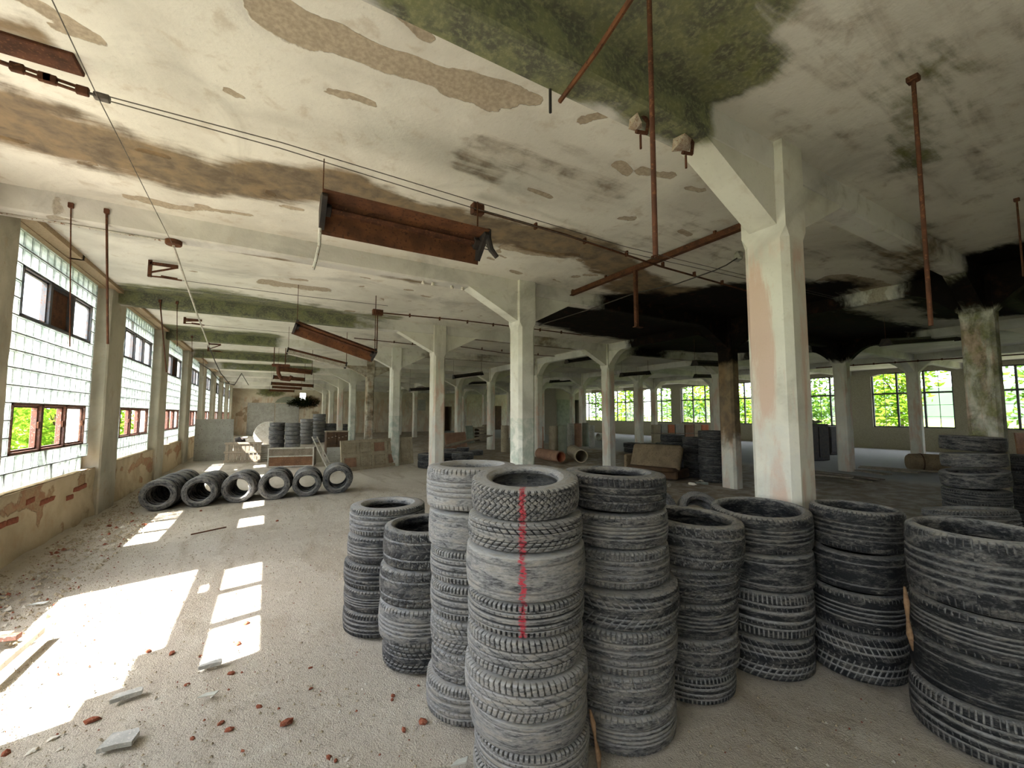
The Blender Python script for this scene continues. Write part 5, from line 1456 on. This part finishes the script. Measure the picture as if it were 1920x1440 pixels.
# ------------------------------------------------------------------ outside
def leaves(mb, c, rx, ry, rz, n, s, rg):
    for i in range(n):
        while True:
            d = Vector((rg.uniform(-1, 1), rg.uniform(-1, 1), rg.uniform(-1, 1)))
            if .25 < d.length < 1: break
        k = .8 + .4 * rg.random()
        p = Vector(c) + Vector((d.x * rx * k, d.y * ry * k, d.z * rz * k))
        u = Vector((rg.gauss(0, 1), rg.gauss(0, 1), rg.gauss(0, .6))).normalized(); v = u.orthogonal().normalized()
        q = s * rg.uniform(.6, 1.3)
        mb.add([p - u * q, p + v * q * .45, p + u * q, p - v * q * .45], [(0, 1, 2, 3)])
def tree(name, label, x, y, h, rx, ry, n, s, mat, cat, low=.25, group=None, seed=1):
    t = tag(empty(name, (x, y, -.3)), label, cat, group); rg = random.Random(seed)
    mb = MB()
    for i in range(5):
        a = rg.uniform(0, 6.3); leaves(mb, (math.cos(a) * rx * .45, math.sin(a) * ry * .45, h * (low + (1 - low) * (.15 + .7 * i / 4))), rx * .7, ry * .7, h * (1 - low) * .33, n // 5, s, rg)
    mb.build('foliage', mat, t)
    tr = MB(); tr.tube([(0, 0, 0), (.05, .05, h * .4), (0, .1, h * .8)], [h * .025, h * .018, h * .006], 7)
    for i in range(4):
        a = i * 1.6; tr.tube([(.03, .05, h * (.3 + .1 * i)), (math.cos(a) * rx * .4, math.sin(a) * ry * .4, h * (.5 + .1 * i))], [h * .01, h * .004], 5)
    tr.build('trunk', M['bark'], t)
    return t
g = MB().box(-60, 240, -140, 220, -.9, -.35); struct(g.build('ground_outside', M['meadow']), 'green meadow around the building')
g = MB().box(-9, XR + 5, YBACK - 8, YEND + 6, -.5, -.3); struct(g.build('added_apron', M['apron']), 'pale gravel yard added around the hall to cut green bounce')  # unseen gravel added so the meadow bounces less green light indoors
for i, (x, y, h, rx, ry, n, s) in enumerate(((-5.6, 11.2, 2.5, 1.3, 1.5, 3200, .09), (-6.2, 14.6, 2.6, 1.5, 1.6, 2600, .1), (-5.8, 18.6, 2.6, 1.4, 1.8, 2000, .11), (-7.0, 24, 3.0, 1.8, 2.4, 2000, .13), (-7.5, 31, 3.2, 1.8, 2.8, 1800, .15))):
    tree('bush', ['bright green bush seen through the nearest open casements', 'bright bush behind the second glass block window', 'bush behind the third glass block window', 'bush outside the fourth pier of the window wall', 'farthest bush along the window wall'][i], x, y, h, rx, ry, n, s, M['leaf'], 'bush', .05, 'bushes along the window wall', i + 3)
for i, (x, y, h, rx, ry) in enumerate(((31, 3.2, 7.5, 2.6, 2.6), (32, 9.8, 7, 2.2, 1.9), (33, 15.5, 8, 2.8, 2.6), (31.5, 20.5, 6.5, 2.4, 2.8), (33, 25.5, 8, 2.8, 2.6), (33, 30.6, 8, 2.4, 2.2), (34, 36.8, 8, 2.4, 2.4))):
    tree('tree', '%s leafy tree outside the paned windows, counted from the mossy column end' % NTH[i], x, y, h, rx, ry, 2600, .2, M['leaf'] if i % 2 else M['leaf_dark'], 'tree', .02, 'trees outside the paned windows', i + 20)
hm = MB()
for i in range(41):
    y = -120 + 320 * i / 40; z = 9 + 5 * float(fbm(np.array([i * .17]), np.array([2.0]))[0]); hm.v += [(225, y, -1), (232, y, z), (255, y, z * .9), (275, y, -1)]
for i in range(40):
    for q in range(3): hm.f.append((i * 4 + q, i * 4 + q + 1, i * 4 + q + 5, i * 4 + q + 4)); hm.m.append(0)
struct(hm.build('hill', M['hill'], smooth=True), 'dark blue-green wooded ridge on the horizon')
# dry creeper around the small opening in the end wall
t = tag(empty('creeper', (2.4, YEND - .15, 2.0)), 'dark dry creeper growing in around the small opening of the end wall', 'creeper')
mb = MB(); leaves(mb, (-.0, -.1, .55), .75, .12, .42, 900, .07, random.Random(5)); leaves(mb, (-.7, -.1, .45), .5, .1, .25, 260, .06, random.Random(8)); leaves(mb, (.8, -.1, .5), .5, .1, .3, 260, .06, random.Random(9)); mb.build('leaves', M['leaf_moss'], t)
mb = MB()
for i in range(14):
    a = i * .45; mb.tube([(0, -.05, .75), (math.cos(a) * .6, -.1, .55 + math.sin(a) * .3), (math.cos(a) * 1.2, -.08, .35 + math.sin(a) * .4)], .012, 4)
mb.build('stem', M['bark'], t)
